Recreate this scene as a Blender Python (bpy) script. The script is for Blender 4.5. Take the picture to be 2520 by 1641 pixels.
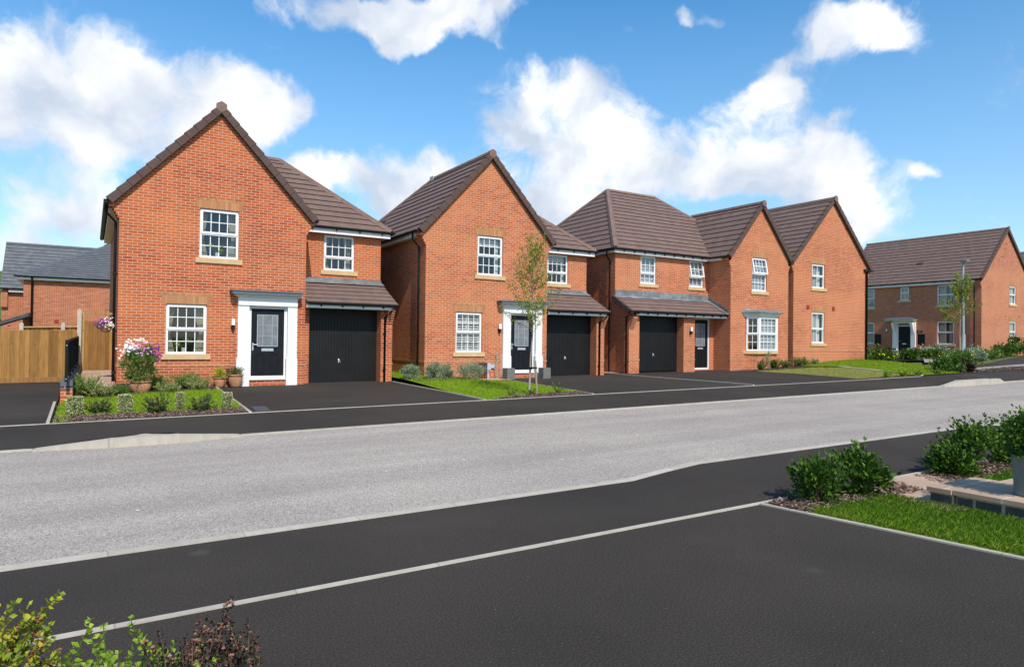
import bpy, math, random
from mathutils import Vector, Matrix
R = math.radians
for o in list(bpy.data.objects): bpy.data.objects.remove(o)
scene = bpy.context.scene
col = scene.collection

# ---------------------------------------------------------------- camera
H0 = 1.35
cd = bpy.data.cameras.new('camera'); cam = bpy.data.objects.new('camera', cd); col.objects.link(cam)
r_ = Vector((0.85124484, -0.52463205, 0.01197624)); u_ = Vector((-0.01615149, -0.00338193, 0.99986384))
f_ = Vector((0.52452011, 0.85132237, 0.01135244))
m = Matrix((r_, u_, -f_)).transposed().to_4x4(); m.translation = Vector((0, 0, H0))
cam.matrix_world = m
cd.sensor_fit = 'HORIZONTAL'; cd.sensor_width = 36; cd.lens = 1683.29 / 2520 * 36
cd.clip_start = 0.05; cd.clip_end = 3000
scene.camera = cam
scene.view_settings.view_transform = 'Standard'; scene.view_settings.look = 'None'
scene.view_settings.exposure = 0.40; scene.view_settings.gamma = 1.0
scene.render.engine = 'CYCLES'
scene.cycles.max_bounces = 6; scene.cycles.transparent_max_bounces = 8

# ---------------------------------------------------------------- sun and sky
SUN_EL = 47; SUN_DIR = Vector((-0.13, -0.99, 0)).normalized()
sd = bpy.data.lights.new('sun', 'SUN'); sun = bpy.data.objects.new('sun', sd); col.objects.link(sun)
to_sun = Vector((SUN_DIR.x * math.cos(R(SUN_EL)), SUN_DIR.y * math.cos(R(SUN_EL)), math.sin(R(SUN_EL))))
sun.rotation_euler = to_sun.to_track_quat('Z', 'Y').to_euler(); sun.location = (0, -30, 40)
sd.energy = 3.4; sd.angle = R(0.7); sd.color = (1.0, 0.935, 0.84)

world = bpy.data.worlds.new('World'); scene.world = world; world.use_nodes = True
wt = world.node_tree; wt.nodes.clear()
def wn(t, **k):
    n = wt.nodes.new(t)
    for a, b in k.items(): setattr(n, a, b)
    return n
def wm(op, a, b=None, c=None):
    n = wn('ShaderNodeMath', operation=op)
    for i, v in enumerate((a, b, c)):
        if v is None: continue
        if isinstance(v, (int, float)): n.inputs[i].default_value = v
        else: wt.links.new(v, n.inputs[i])
    return n.outputs[0]
sky = wn('ShaderNodeTexSky', sky_type='NISHITA'); sky.sun_disc = False
sky.sun_elevation = R(SUN_EL); sky.sun_rotation = math.atan2(SUN_DIR.x, SUN_DIR.y)
sky.air_density = 1.0; sky.dust_density = 0.4; sky.ozone_density = 2.0
tc = wn('ShaderNodeTexCoord')
sep = wn('ShaderNodeSeparateXYZ'); wt.links.new(tc.outputs['Generated'], sep.inputs[0])
az = wm('ARCTAN2', sep.outputs[0], sep.outputs[1]); el = wm('ARCSINE', sep.outputs[2])
ae = wn('ShaderNodeCombineXYZ'); wt.links.new(az, ae.inputs[0]); wt.links.new(el, ae.inputs[1])
wz = wn('ShaderNodeTexNoise'); wz.inputs['Scale'].default_value = 5.0; wz.inputs['Detail'].default_value = 9; wz.inputs['Roughness'].default_value = 0.55
wt.links.new(ae.outputs[0], wz.inputs['Vector'])
sub = wn('ShaderNodeVectorMath', operation='SUBTRACT'); wt.links.new(wz.outputs['Color'], sub.inputs[0]); sub.inputs[1].default_value = (0.5, 0.5, 0.5)
scl = wn('ShaderNodeVectorMath', operation='SCALE'); wt.links.new(sub.outputs[0], scl.inputs[0]); scl.inputs['Scale'].default_value = 0.16
wadd = wn('ShaderNodeVectorMath', operation='ADD'); wt.links.new(ae.outputs[0], wadd.inputs[0]); wt.links.new(scl.outputs[0], wadd.inputs[1])
# clouds of this sky: azimuth, elevation, half width, half height (radians), weight
CLOUDS = [(0.051, 0.312, 0.135, 0.054, 1), (-0.036, 0.277, 0.078, 0.071, 0.9), (0.149, 0.306, 0.083, 0.039, 0.95), (0.192, 0.29, 0.045, 0.024, 0.8), (-0.071, 0.331, 0.025, 0.036, 0.45), (-0.047, 0.16, 0.067, 0.025, 0.6), (-0.067, 0.107, 0.061, 0.03, 0.75), (0.014, 0.232, 0.119, 0.038, 0.85), (-0.007, 0.139, 0.047, 0.026, 0.45), (0.317, 0.444, 0.104, 0.025, 0.95), (0.433, 0.446, 0.12, 0.028, 1), (0.54, 0.455, 0.051, 0.018, 0.6), (0.403, 0.418, 0.037, 0.013, 0.5), (0.586, 0.342, 0.069, 0.039, 0.95), (0.662, 0.301, 0.068, 0.062, 1), (0.644, 0.231, 0.081, 0.053, 1), (0.555, 0.29, 0.038, 0.035, 0.6), (0.436, 0.258, 0.069, 0.032, 0.8), (0.326, 0.229, 0.073, 0.023, 0.9), (0.369, 0.195, 0.049, 0.024, 0.9), (0.468, 0.205, 0.057, 0.03, 0.7), (0.25, 0.217, 0.029, 0.014, 0.6), (0.883, 0.317, 0.044, 0.037, 0.8), (0.91, 0.359, 0.027, 0.021, 0.85), (0.855, 0.258, 0.062, 0.039, 0.75), (0.939, 0.252, 0.078, 0.044, 1), (0.987, 0.226, 0.046, 0.038, 0.95), (0.861, 0.218, 0.094, 0.029, 1), (0.997, 0.187, 0.04, 0.033, 0.9), (1.028, 0.152, 0.029, 0.027, 0.85), (1.002, 0.304, 0.045, 0.012, 0.45), (0.779, 0.21, 0.047, 0.023, 0.6), (1.016, 0.412, 0.064, 0.026, 1), (1.061, 0.383, 0.033, 0.019, 0.85), (1.095, 0.213, 0.021, 0.01, 0.85), (0.783, 0.441, 0.027, 0.013, 0.6), (0.83, 0.445, 0.02, 0.011, 0.55), (0.927, 0.391, 0.024, 0.011, 0.3), (0.728, 0.417, 0.018, 0.007, 0.4), (1.241, 0.289, 0.071, 0.027, 0.5), (0.73, 0.241, 0.036, 0.035, 0.5), (0.213, 0.388, 0.034, 0.01, 0.25), (1.052, 0.166, 0.033, 0.032, 0.7), (0.619, 0.183, 0.075, 0.024, 0.9), (0.25, 0.206, 0.053, 0.023, 0.7), (0.443, 0.222, 0.082, 0.036, 0.8), (-0.016, 0.158, 0.056, 0.021, 0.4), (-0.205, 0.236, 0.094, 0.068, 0.9), (1.374, 0.217, 0.08, 0.061, 0.9), (2.4, 0.5, 0.3, 0.15, 0.8), (3.0, 0.35, 0.3, 0.15, 0.8), (-2.6, 0.45, 0.3, 0.15, 0.8), (-2.0, 0.6, 0.3, 0.15, 0.8), (-1.4, 0.35, 0.3, 0.15, 0.8), (1.7, 0.5, 0.3, 0.15, 0.8), (2.0, 0.9, 0.3, 0.15, 0.8), (-2.9, 0.9, 0.3, 0.15, 0.8)]
acc = None
for a, e, ra, re_, w in CLOUDS:
    s = wn('ShaderNodeVectorMath', operation='SUBTRACT'); wt.links.new(wadd.outputs[0], s.inputs[0]); s.inputs[1].default_value = (a, e, 0)
    k = wn('ShaderNodeVectorMath', operation='MULTIPLY'); wt.links.new(s.outputs[0], k.inputs[0]); k.inputs[1].default_value = (1 / ra, 1 / re_, 0)
    d = wn('ShaderNodeVectorMath', operation='DOT_PRODUCT'); wt.links.new(k.outputs[0], d.inputs[0]); wt.links.new(k.outputs[0], d.inputs[1])
    g = wm('MULTIPLY', wm('EXPONENT', wm('MULTIPLY', d.outputs['Value'], -1.0)), w)
    acc = g if acc is None else wm('ADD', acc, g)
fz = wn('ShaderNodeTexNoise'); fz.inputs['Scale'].default_value = 9.0; fz.inputs['Detail'].default_value = 12; fz.inputs['Roughness'].default_value = 0.58
wt.links.new(wadd.outputs[0], fz.inputs['Vector'])
soft = wm('SUBTRACT', 1.0, wm('EXPONENT', wm('MULTIPLY', acc, -1.15)))
fine = wn('ShaderNodeTexNoise'); fine.inputs['Scale'].default_value = 26.0; fine.inputs['Detail'].default_value = 8; fine.inputs['Roughness'].default_value = 0.6
wt.links.new(wadd.outputs[0], fine.inputs['Vector'])
dens = wm('ADD', soft, wm('ADD', wm('MULTIPLY', wm('SUBTRACT', fz.outputs['Fac'], 0.5), 1.5), wm('MULTIPLY', wm('SUBTRACT', fine.outputs['Fac'], 0.5), 0.5)))
mr = wn('ShaderNodeMapRange'); mr.interpolation_type = 'SMOOTHSTEP'; wt.links.new(dens, mr.inputs['Value'])
mr.inputs['From Min'].default_value = 0.22; mr.inputs['From Max'].default_value = 0.72
# cloud body shading: greyer where thick and low
sh = wn('ShaderNodeTexNoise'); sh.inputs['Scale'].default_value = 8.0; sh.inputs['Detail'].default_value = 9
wt.links.new(wadd.outputs[0], sh.inputs['Vector'])
cr = wn('ShaderNodeValToRGB'); wt.links.new(sh.outputs['Fac'], cr.inputs[0])
cr.color_ramp.elements[0].position = 0.36; cr.color_ramp.elements[0].color = (0.47, 0.54, 0.65, 1)
cr.color_ramp.elements[1].position = 0.62; cr.color_ramp.elements[1].color = (0.86, 0.86, 0.86, 1)
hs = wn('ShaderNodeHueSaturation'); wt.links.new(sky.outputs[0], hs.inputs['Color'])
hs.inputs['Hue'].default_value = 0.495; hs.inputs['Saturation'].default_value = 1.40; hs.inputs['Value'].default_value = 0.150
# pale air near the horizon
hz_ = wn('ShaderNodeMapRange'); wt.links.new(el, hz_.inputs['Value']); hz_.inputs['From Min'].default_value = 0.0; hz_.inputs['From Max'].default_value = 0.55
hz_.inputs['To Min'].default_value = 0.52; hz_.inputs['To Max'].default_value = 0.0
mxh = wn('ShaderNodeMixRGB'); wt.links.new(hz_.outputs[0], mxh.inputs[0]); wt.links.new(hs.outputs[0], mxh.inputs[1]); mxh.inputs[2].default_value = (0.44, 0.60, 0.76, 1)
mx = wn('ShaderNodeMixRGB'); wt.links.new(mr.outputs[0], mx.inputs[0]); wt.links.new(mxh.outputs[0], mx.inputs[1]); wt.links.new(cr.outputs[0], mx.inputs[2])
bg = wn('ShaderNodeBackground'); wt.links.new(mx.outputs[0], bg.inputs[0]); bg.inputs[1].default_value = 1.0
wo = wn('ShaderNodeOutputWorld'); wt.links.new(bg.outputs[0], wo.inputs[0])

# ---------------------------------------------------------------- materials
M = {}
class NT:
    def __init__(s, name):
        s.m = bpy.data.materials.new(name); s.m.use_nodes = True; s.t = s.m.node_tree
        s.b = s.t.nodes['Principled BSDF']; M[name] = s.m
    def n(s, t, **k):
        n = s.t.nodes.new(t)
        for a, b in k.items(): setattr(n, a, b)
        return n
    def l(s, a, b): s.t.links.new(a, b)
    def uv(s):
        n = s.n('ShaderNodeUVMap'); n.uv_map = 'UVMap'; return n.outputs[0]
    def obj(s): return s.n('ShaderNodeTexCoord').outputs['Object']
    def noise(s, vec, scale, detail=4, rough=0.5):
        n = s.n('ShaderNodeTexNoise'); n.inputs['Scale'].default_value = scale; n.inputs['Detail'].default_value = detail
        n.inputs['Roughness'].default_value = rough; s.l(vec, n.inputs['Vector']); return n.outputs['Fac']
    def ramp(s, fac, stops):
        n = s.n('ShaderNodeValToRGB'); s.l(fac, n.inputs[0]); e = n.color_ramp.elements
        while len(e) < len(stops): e.new(0.5)
        for i, (p, c) in enumerate(stops):
            e[i].position = p; e[i].color = tuple(c) + (1,) if len(c) == 3 else c
        return n.outputs[0]
    def mix(s, fac, a, b, mode='MIX'):
        n = s.n('ShaderNodeMixRGB', blend_type=mode)
        for i, v in enumerate((fac, a, b)):
            if isinstance(v, (int, float)): n.inputs[i].default_value = v
            elif isinstance(v, tuple): n.inputs[i].default_value = v + (1,)
            else: s.l(v, n.inputs[i])
        return n.outputs[0]
    def bump(s, h, strength, dist=0.01):
        n = s.n('ShaderNodeBump'); n.inputs['Strength'].default_value = strength; n.inputs['Distance'].default_value = dist
        s.l(h, n.inputs['Height']); s.l(n.outputs[0], s.b.inputs['Normal'])
    def fin(s, c, rough=0.8, spec=0.3):
        if isinstance(c, tuple): s.b.inputs['Base Color'].default_value = c + (1,)
        else: s.l(c, s.b.inputs['Base Color'])
        s.b.inputs['Roughness'].default_value = rough; s.b.inputs['Specular IOR Level'].default_value = spec
        return s.m
def plain(name, c, rough=0.6, spec=0.3, var=0.12, scale=6, metal=0.0):
    k = NT(name); f = k.noise(k.obj(), scale, 5, 0.6)
    lo = tuple(x * (1 - var) for x in c); hi = tuple(min(1, x * (1 + var)) for x in c)
    k.fin(k.ramp(f, [(0.3, lo), (0.7, hi)]), rough, spec); k.b.inputs['Metallic'].default_value = metal
    return k.m
def brick(name, a, b, zone, mortar=(0.62, 0.42, 0.295), w=0.225, h=0.075, zs=0.5):
    k = NT(name); uv = k.uv()
    t = k.n('ShaderNodeTexBrick'); k.l(uv, t.inputs['Vector']); t.inputs['Scale'].default_value = 1
    t.inputs['Brick Width'].default_value = w; t.inputs['Row Height'].default_value = h
    t.inputs['Mortar Size'].default_value = 0.0074; t.inputs['Mortar Smooth'].default_value = 0.15; t.inputs['Bias'].default_value = 0.0
    t.inputs['Color1'].default_value = (0, 0, 0, 1); t.inputs['Color2'].default_value = (1, 1, 1, 1); t.inputs['Mortar'].default_value = (0.5, 0.5, 0.5, 1)
    c = k.ramp(t.outputs['Color'], [(0.0, tuple(x * 0.86 for x in a)), (0.3, a), (0.75, b), (1.0, tuple(min(1, x * 1.15) for x in b))])
    sc = k.n('ShaderNodeVectorMath', operation='MULTIPLY'); k.l(uv, sc.inputs[0]); sc.inputs[1].default_value = (0.35, 1.3, 1)
    zf = k.noise(sc.outputs[0], zs, 3, 0.6)
    zr = k.ramp(zf, [(0.42, (0, 0, 0)), (0.58, (1, 1, 1))])
    c2 = k.mix(0.62, c, zone)
    c = k.mix(zr, c, c2)
    fn = k.noise(uv, 60, 3, 0.7)
    c = k.mix(0.5, c, k.ramp(fn, [(0.25, (0.62, 0.6, 0.58)), (0.75, (1.25, 1.25, 1.25))]), 'MULTIPLY')
    dz = k.n('ShaderNodeSeparateXYZ'); k.l(uv, dz.inputs[0])
    wth = k.n('ShaderNodeVectorMath', operation='MULTIPLY'); k.l(uv, wth.inputs[0]); wth.inputs[1].default_value = (1.6, 0.22, 1)
    c = k.mix(1.0, c, k.ramp(k.noise(wth.outputs[0], 1.2, 5, 0.65), [(0.3, (0.88, 0.87, 0.86)), (0.7, (1.08, 1.08, 1.08))]), 'MULTIPLY')
    mo = k.mix(k.noise(uv, 8, 4, 0.6), tuple(x * 0.82 for x in mortar), mortar)
    c = k.mix(t.outputs['Fac'], c, mo)
    k.fin(c, 0.9, 0.15)
    inv = k.n('ShaderNodeMath', operation='SUBTRACT'); inv.inputs[0].default_value = 1; k.l(t.outputs['Fac'], inv.inputs[1])
    k.bump(inv.outputs[0], 0.5, 0.006)
    return k.m
brick('brick_red', (0.405, 0.082, 0.031), (0.475, 0.113, 0.040), (0.60, 0.170, 0.048))
brick('brick_side', (0.34, 0.085, 0.038), (0.43, 0.125, 0.052), (0.50, 0.150, 0.055))
brick('brick_orange', (0.43, 0.108, 0.042), (0.50, 0.142, 0.054), (0.60, 0.197, 0.072))
brick('brick_far', (0.40, 0.115, 0.055), (0.47, 0.15, 0.07), (0.55, 0.20, 0.085), zs=0.3)
brick('brick_arch', (0.40, 0.175, 0.075), (0.50, 0.235, 0.105), (0.56, 0.27, 0.12), mortar=(0.40, 0.22, 0.13), w=0.075, h=0.225)
brick('brick_band', (0.42, 0.14, 0.06), (0.50, 0.19, 0.08), (0.58, 0.23, 0.10), w=0.225, h=0.075)
brick('brick_blue', (0.045, 0.05, 0.062), (0.075, 0.08, 0.095), (0.06, 0.065, 0.08), mortar=(0.42, 0.33, 0.24))
def tile(name, a, b, joint):
    k = NT(name); uv = k.uv()
    t = k.n('ShaderNodeTexBrick'); k.l(uv, t.inputs['Vector']); t.inputs['Scale'].default_value = 1
    t.inputs['Brick Width'].default_value = 0.30; t.inputs['Row Height'].default_value = 0.34
    t.inputs['Mortar Size'].default_value = 0.004; t.inputs['Mortar Smooth'].default_value = 0.3
    t.inputs['Color1'].default_value = a + (1,); t.inputs['Color2'].default_value = b + (1,); t.inputs['Mortar'].default_value = joint + (1,)
    c = k.mix(0.7, t.outputs['Color'], k.ramp(k.noise(uv, 3, 6, 0.65), [(0.3, (0.82, 0.82, 0.82)), (0.7, (1.18, 1.16, 1.14))]), 'MULTIPLY')
    c = k.mix(0.4, c, k.ramp(k.noise(uv, 90, 3, 0.7), [(0.3, (0.75, 0.75, 0.75)), (0.75, (1.3, 1.3, 1.3))]), 'MULTIPLY')
    k.fin(c, 0.85, 0.25); return k.m
tile('tile_brown', (0.165, 0.110, 0.092), (0.190, 0.128, 0.108), (0.10, 0.066, 0.055))
tile('tile_grey', (0.115, 0.122, 0.132), (0.145, 0.152, 0.162), (0.06, 0.065, 0.07))
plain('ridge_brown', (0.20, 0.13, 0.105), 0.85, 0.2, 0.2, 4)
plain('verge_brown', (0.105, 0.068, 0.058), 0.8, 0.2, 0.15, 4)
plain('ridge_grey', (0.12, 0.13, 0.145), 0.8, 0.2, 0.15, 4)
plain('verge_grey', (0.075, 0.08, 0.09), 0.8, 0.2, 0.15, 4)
plain('white_plastic', (0.80, 0.80, 0.80), 0.35, 0.4, 0.03, 3)
plain('white_paint', (0.78, 0.77, 0.74), 0.5, 0.35, 0.04, 2)
plain('black_plastic', (0.012, 0.011, 0.011), 0.45, 0.28, 0.2, 5)
plain('garage_black', (0.011, 0.0108, 0.011), 0.5, 0.26, 0.25, 2)
plain('door_black', (0.009, 0.010, 0.012), 0.5, 0.22, 0.2, 4)
plain('black_metal', (0.010, 0.009, 0.009), 0.6, 0.2, 0.2, 8)
plain('steel', (0.62, 0.63, 0.64), 0.35, 0.5, 0.08, 8, 0.6)
plain('galvanised', (0.24, 0.29, 0.30), 0.6, 0.3, 0.08, 10)
plain('stone_sill', (0.58, 0.41, 0.22), 0.85, 0.2, 0.10, 9)
plain('soffit', (0.62, 0.55, 0.47), 0.6, 0.3, 0.05, 3)
plain('terracotta', (0.46, 0.225, 0.125), 0.85, 0.2, 0.28, 5)
plain('soil', (0.05, 0.034, 0.024), 0.95, 0.1, 0.4, 30)
plain('stem_green', (0.10, 0.115, 0.035), 0.9, 0.15, 0.3, 20)
plain('path_grey', (0.30, 0.265, 0.225), 0.9, 0.15, 0.25, 8)
plain('stem_brown', (0.13, 0.085, 0.055), 0.9, 0.15, 0.3, 20)
plain('bark_grey', (0.27, 0.22, 0.175), 0.9, 0.15, 0.3, 15)
plain('stake_wood', (0.36, 0.26, 0.165), 0.85, 0.15, 0.2, 12)
plain('concrete_post', (0.50, 0.46, 0.39), 0.9, 0.2, 0.12, 12)
plain('vent_red', (0.30, 0.035, 0.018), 0.6, 0.3, 0.1, 6)
plain('zinc_planter', (0.17, 0.20, 0.18), 0.65, 0.25, 0.2, 7)
plain('engineering_brick', (0.055, 0.055, 0.058), 0.7, 0.2, 0.3, 14)
plain('slate_planter', (0.16, 0.155, 0.145), 0.85, 0.25, 0.45, 26)
plain('meter_brown', (0.06, 0.03, 0.026), 0.5, 0.3, 0.1, 6)
plain('pvc_grey', (0.42, 0.47, 0.54), 0.5, 0.3, 0.05, 6)
plain('hose_green', (0.14, 0.36, 0.33), 0.5, 0.3, 0.1, 6)
plain('blue_brick', (0.125, 0.122, 0.125), 0.7, 0.3, 0.3, 14)
plain('mortar_tan', (0.42, 0.33, 0.22), 0.95, 0.1, 0.15, 30)
plain('edging_stone', (0.56, 0.52, 0.46), 0.9, 0.15, 0.12, 14)
plain('curtain_cream', (0.60, 0.56, 0.46), 0.95, 0.05, 0.12, 10)
plain('blind_white', (0.85, 0.85, 0.85), 0.7, 0.2, 0.05, 6)
plain('blind_blue', (0.66, 0.69, 0.74), 0.8, 0.1, 0.08, 6)
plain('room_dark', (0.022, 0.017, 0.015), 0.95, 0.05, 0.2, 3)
plain('vase_white', (0.7, 0.7, 0.68), 0.4, 0.4, 0.03, 3)
plain('hill_green', (0.07, 0.12, 0.035), 0.95, 0.05, 0.3, 0.08)
plain('scaffold', (0.35, 0.37, 0.38), 0.5, 0.4, 0.1, 6, 0.5)
def lead():
    k = NT('lead'); f = k.noise(k.uv(), 2.2, 6, 0.65)
    k.fin(k.ramp(f, [(0.3, (0.09, 0.10, 0.11)), (0.5, (0.16, 0.172, 0.18)), (0.72, (0.29, 0.30, 0.31))]), 0.6, 0.35)
lead()
plain('lead_light', (0.42, 0.44, 0.46), 0.6, 0.3, 0.16, 5)
plain('canopy_grey', (0.125, 0.155, 0.175), 0.55, 0.35, 0.1, 5)
def glass():
    k = NT('glass'); nt = k.t
    tr = k.n('ShaderNodeBsdfTransparent'); tr.inputs[0].default_value = (0.72, 0.75, 0.74, 1)
    gl = k.n('ShaderNodeBsdfGlossy'); gl.inputs['Roughness'].default_value = 0.03; gl.inputs[0].default_value = (0.9, 0.95, 1, 1)
    fr = k.n('ShaderNodeLayerWeight'); fr.inputs['Blend'].default_value = 0.5
    pw = k.n('ShaderNodeMath', operation='POWER'); k.l(fr.outputs['Facing'], pw.inputs[0]); pw.inputs[1].default_value = 4.5
    mp = k.n('ShaderNodeMath', operation='MULTIPLY_ADD'); k.l(pw.outputs[0], mp.inputs[0]); mp.inputs[1].default_value = 0.85; mp.inputs[2].default_value = 0.07
    mxs = k.n('ShaderNodeMixShader'); k.l(mp.outputs[0], mxs.inputs[0]); k.l(tr.outputs[0], mxs.inputs[1]); k.l(gl.outputs[0], mxs.inputs[2])
    k.l(mxs.outputs[0], nt.nodes['Material Output'].inputs[0])
glass()
plain('door_glass', (0.17, 0.19, 0.20), 0.12, 0.6, 0.25, 4)
def tarmac():
    k = NT('tarmac'); v = k.uv()
    c = k.ramp(k.noise(v, 85, 4, 0.8), [(0.30, (0.016, 0.0132, 0.0108)), (0.5, (0.046, 0.0388, 0.0320)), (0.62, (0.073, 0.062, 0.052)), (0.75, (0.18, 0.158, 0.135))])
    c = k.mix(1.0, c, k.ramp(k.noise(v, 0.6, 5, 0.6), [(0.3, (0.86, 0.86, 0.86)), (0.7, (1.14, 1.12, 1.1))]), 'MULTIPLY')
    sp = k.n('ShaderNodeTexVoronoi'); sp.inputs['Scale'].default_value = 9; k.l(v, sp.inputs['Vector'])
    c = k.mix(k.ramp(sp.outputs['Distance'], [(0.02, (1, 1, 1)), (0.06, (0, 0, 0))]), c, (0.14, 0.125, 0.115))
    c = k.mix(1.0, c, k.ramp(k.noise(v, 0.22, 3, 0.5), [(0.4, (0.88, 0.88, 0.88)), (0.6, (1.12, 1.11, 1.09))]), 'MULTIPLY')
    st = k.n('ShaderNodeTexVoronoi'); st.inputs['Scale'].default_value = 1.1; k.l(v, st.inputs['Vector'])
    c = k.mix(k.ramp(st.outputs['Distance'], [(0.02, (0.5, 0.5, 0.5)), (0.11, (0, 0, 0))]), c, (0.11, 0.095, 0.085))
    k.fin(c, 0.92, 0.16); k.bump(k.noise(v, 85, 3, 0.7), 0.7, 0.008)
tarmac()
def chips():
    k = NT('road_chippings'); v = k.uv()
    vo = k.n('ShaderNodeTexVoronoi'); vo.inputs['Scale'].default_value = 130; k.l(v, vo.inputs['Vector'])
    sp = k.n('ShaderNodeSeparateColor'); k.l(vo.outputs['Color'], sp.inputs[0])
    c = k.ramp(sp.outputs[0], [(0.0, (0.17, 0.145, 0.122)), (0.3, (0.345, 0.302, 0.255)), (0.65, (0.43, 0.380, 0.325)), (1.0, (0.60, 0.545, 0.485))])
    c = k.mix(1.0, c, k.ramp(k.noise(v, 0.5, 5, 0.6), [(0.3, (0.90, 0.89, 0.90)), (0.7, (1.08, 1.07, 1.05))]), 'MULTIPLY')
    st = k.n('ShaderNodeVectorMath', operation='MULTIPLY'); k.l(v, st.inputs[0]); st.inputs[1].default_value = (0.12, 1.6, 1)
    c = k.mix(1.0, c, k.ramp(k.noise(st.outputs[0], 1.0, 4, 0.6), [(0.3, (0.94, 0.93, 0.93)), (0.7, (1.05, 1.05, 1.05))]), 'MULTIPLY')
    st2 = k.n('ShaderNodeVectorMath', operation='MULTIPLY'); k.l(v, st2.inputs[0]); st2.inputs[1].default_value = (0.06, 0.9, 1)
    c = k.mix(1.0, c, k.ramp(k.noise(st2.outputs[0], 1.3, 3, 0.5), [(0.35, (0.90, 0.895, 0.89)), (0.65, (1.07, 1.07, 1.07))]), 'MULTIPLY')
    w = k.n('ShaderNodeTexVoronoi'); w.inputs['Scale'].default_value = 2.2; k.l(v, w.inputs['Vector'])
    c = k.mix(k.ramp(w.outputs['Distance'], [(0.025, (1, 1, 1)), (0.05, (0, 0, 0))]), c, (0.75, 0.73, 0.72))
    k.fin(c, 0.9, 0.15); k.bump(vo.outputs['Distance'], 0.5, 0.008)
chips()
def kerbmat():
    k = NT('kerb_concrete'); v = k.uv()
    t = k.n('ShaderNodeTexBrick'); k.l(v, t.inputs['Vector']); t.inputs['Scale'].default_value = 1; t.inputs['Brick Width'].default_value = 0.915
    t.inputs['Row Height'].default_value = 50; t.offset = 0; t.inputs['Mortar Size'].default_value = 0.006
    t.inputs['Color1'].default_value = (0.44, 0.395, 0.33, 1); t.inputs['Color2'].default_value = (0.50, 0.455, 0.385, 1); t.inputs['Mortar'].default_value = (0.34, 0.30, 0.25, 1)
    c = k.mix(1.0, t.outputs['Color'], k.ramp(k.noise(v, 6, 6, 0.65), [(0.3, (0.84, 0.83, 0.80)), (0.7, (1.12, 1.12, 1.12))]), 'MULTIPLY')
    k.fin(c, 0.9, 0.15)
kerbmat()
def lawnmat(name, a, b, cdry):
    k = NT(name); v = k.uv()
    c = k.ramp(k.noise(v, 2.0, 5, 0.6), [(0.3, a), (0.7, b)])
    c = k.mix(k.ramp(k.noise(v, 0.9, 4, 0.6), [(0.60, (0, 0, 0)), (0.80, (0.6, 0.6, 0.6))]), c, cdry)
    c = k.mix(0.6, c, k.ramp(k.noise(v, 90, 3, 0.7), [(0.3, (0.5, 0.5, 0.5)), (0.7, (1.3, 1.3, 1.3))]), 'MULTIPLY')
    k.fin(c, 0.9, 0.1)
lawnmat('lawn_bright', (0.13, 0.22, 0.008), (0.19, 0.30, 0.012), (0.17, 0.21, 0.03))
lawnmat('lawn_dry', (0.19, 0.21, 0.045), (0.26, 0.27, 0.07), (0.32, 0.28, 0.11))
lawnmat('ground_far', (0.09, 0.12, 0.03), (0.13, 0.15, 0.05), (0.2, 0.17, 0.08))
def island(name, stops, rough=0.6, spec=0.25, transl=0.25, zcol=None):
    k = NT(name); g = k.n('ShaderNodeNewGeometry')
    c = k.ramp(g.outputs['Random Per Island'], stops)
    k.fin(c, rough, spec)
    if transl:
        td = k.n('ShaderNodeBsdfTranslucent'); k.l(c, td.inputs[0])
        ms = k.n('ShaderNodeMixShader'); ms.inputs[0].default_value = transl
        k.l(k.b.outputs[0], ms.inputs[1]); k.l(td.outputs[0], ms.inputs[2]); k.l(ms.outputs[0], k.t.nodes['Material Output'].inputs[0])
    return k.m
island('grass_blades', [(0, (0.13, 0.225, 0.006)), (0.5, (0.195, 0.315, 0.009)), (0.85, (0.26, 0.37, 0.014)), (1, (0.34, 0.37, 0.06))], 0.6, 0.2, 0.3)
island('grass_lush', [(0, (0.04, 0.10, 0.005)), (0.5, (0.07, 0.16, 0.007)), (0.85, (0.12, 0.23, 0.011)), (1, (0.24, 0.30, 0.04))], 0.6, 0.2, 0.3)
island('grass_dry', [(0, (0.17, 0.19, 0.035)), (0.5, (0.24, 0.25, 0.055)), (1, (0.36, 0.31, 0.12))], 0.7, 0.2, 0.3)
island('mulch_chips', [(0, (0.075, 0.045, 0.034)), (0.45, (0.17, 0.105, 0.08)), (0.8, (0.30, 0.21, 0.165)), (1, (0.44, 0.34, 0.28))], 0.9, 0.1, 0)
island('leaf_laurel', [(0, (0.022, 0.055, 0.008)), (0.5, (0.048, 0.112, 0.013)), (0.85, (0.095, 0.19, 0.018)), (1, (0.18, 0.30, 0.03))], 0.5, 0.22, 0.2)
island('leaf_mid', [(0, (0.064, 0.120, 0.024)), (0.5, (0.120, 0.208, 0.035)), (1, (0.224, 0.320, 0.064))], 0.55, 0.3, 0.25)
island('leaf_juniper', [(0, (0.095, 0.181, 0.039)), (0.5, (0.191, 0.297, 0.064)), (1, (0.361, 0.468, 0.116))], 0.6, 0.2, 0.25)
island('leaf_variegated', [(0, (0.099, 0.154, 0.033)), (0.35, (0.286, 0.330, 0.110)), (0.6, (0.550, 0.550, 0.297)), (1, (0.792, 0.770, 0.528))], 0.55, 0.25, 0.2)
island('leaf_cream', [(0, (0.135, 0.189, 0.041)), (0.5, (0.324, 0.365, 0.108)), (1, (0.594, 0.513, 0.270))], 0.55, 0.25, 0.2)
island('leaf_berberis', [(0, (0.061, 0.121, 0.028)), (0.6, (0.121, 0.213, 0.045)), (0.85, (0.223, 0.162, 0.071)), (1, (0.324, 0.162, 0.091))], 0.5, 0.3, 0.2)
island('leaf_lavender', [(0, (0.135, 0.189, 0.108)), (0.5, (0.257, 0.324, 0.189)), (1, (0.432, 0.499, 0.324))], 0.7, 0.15, 0.2)
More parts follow.
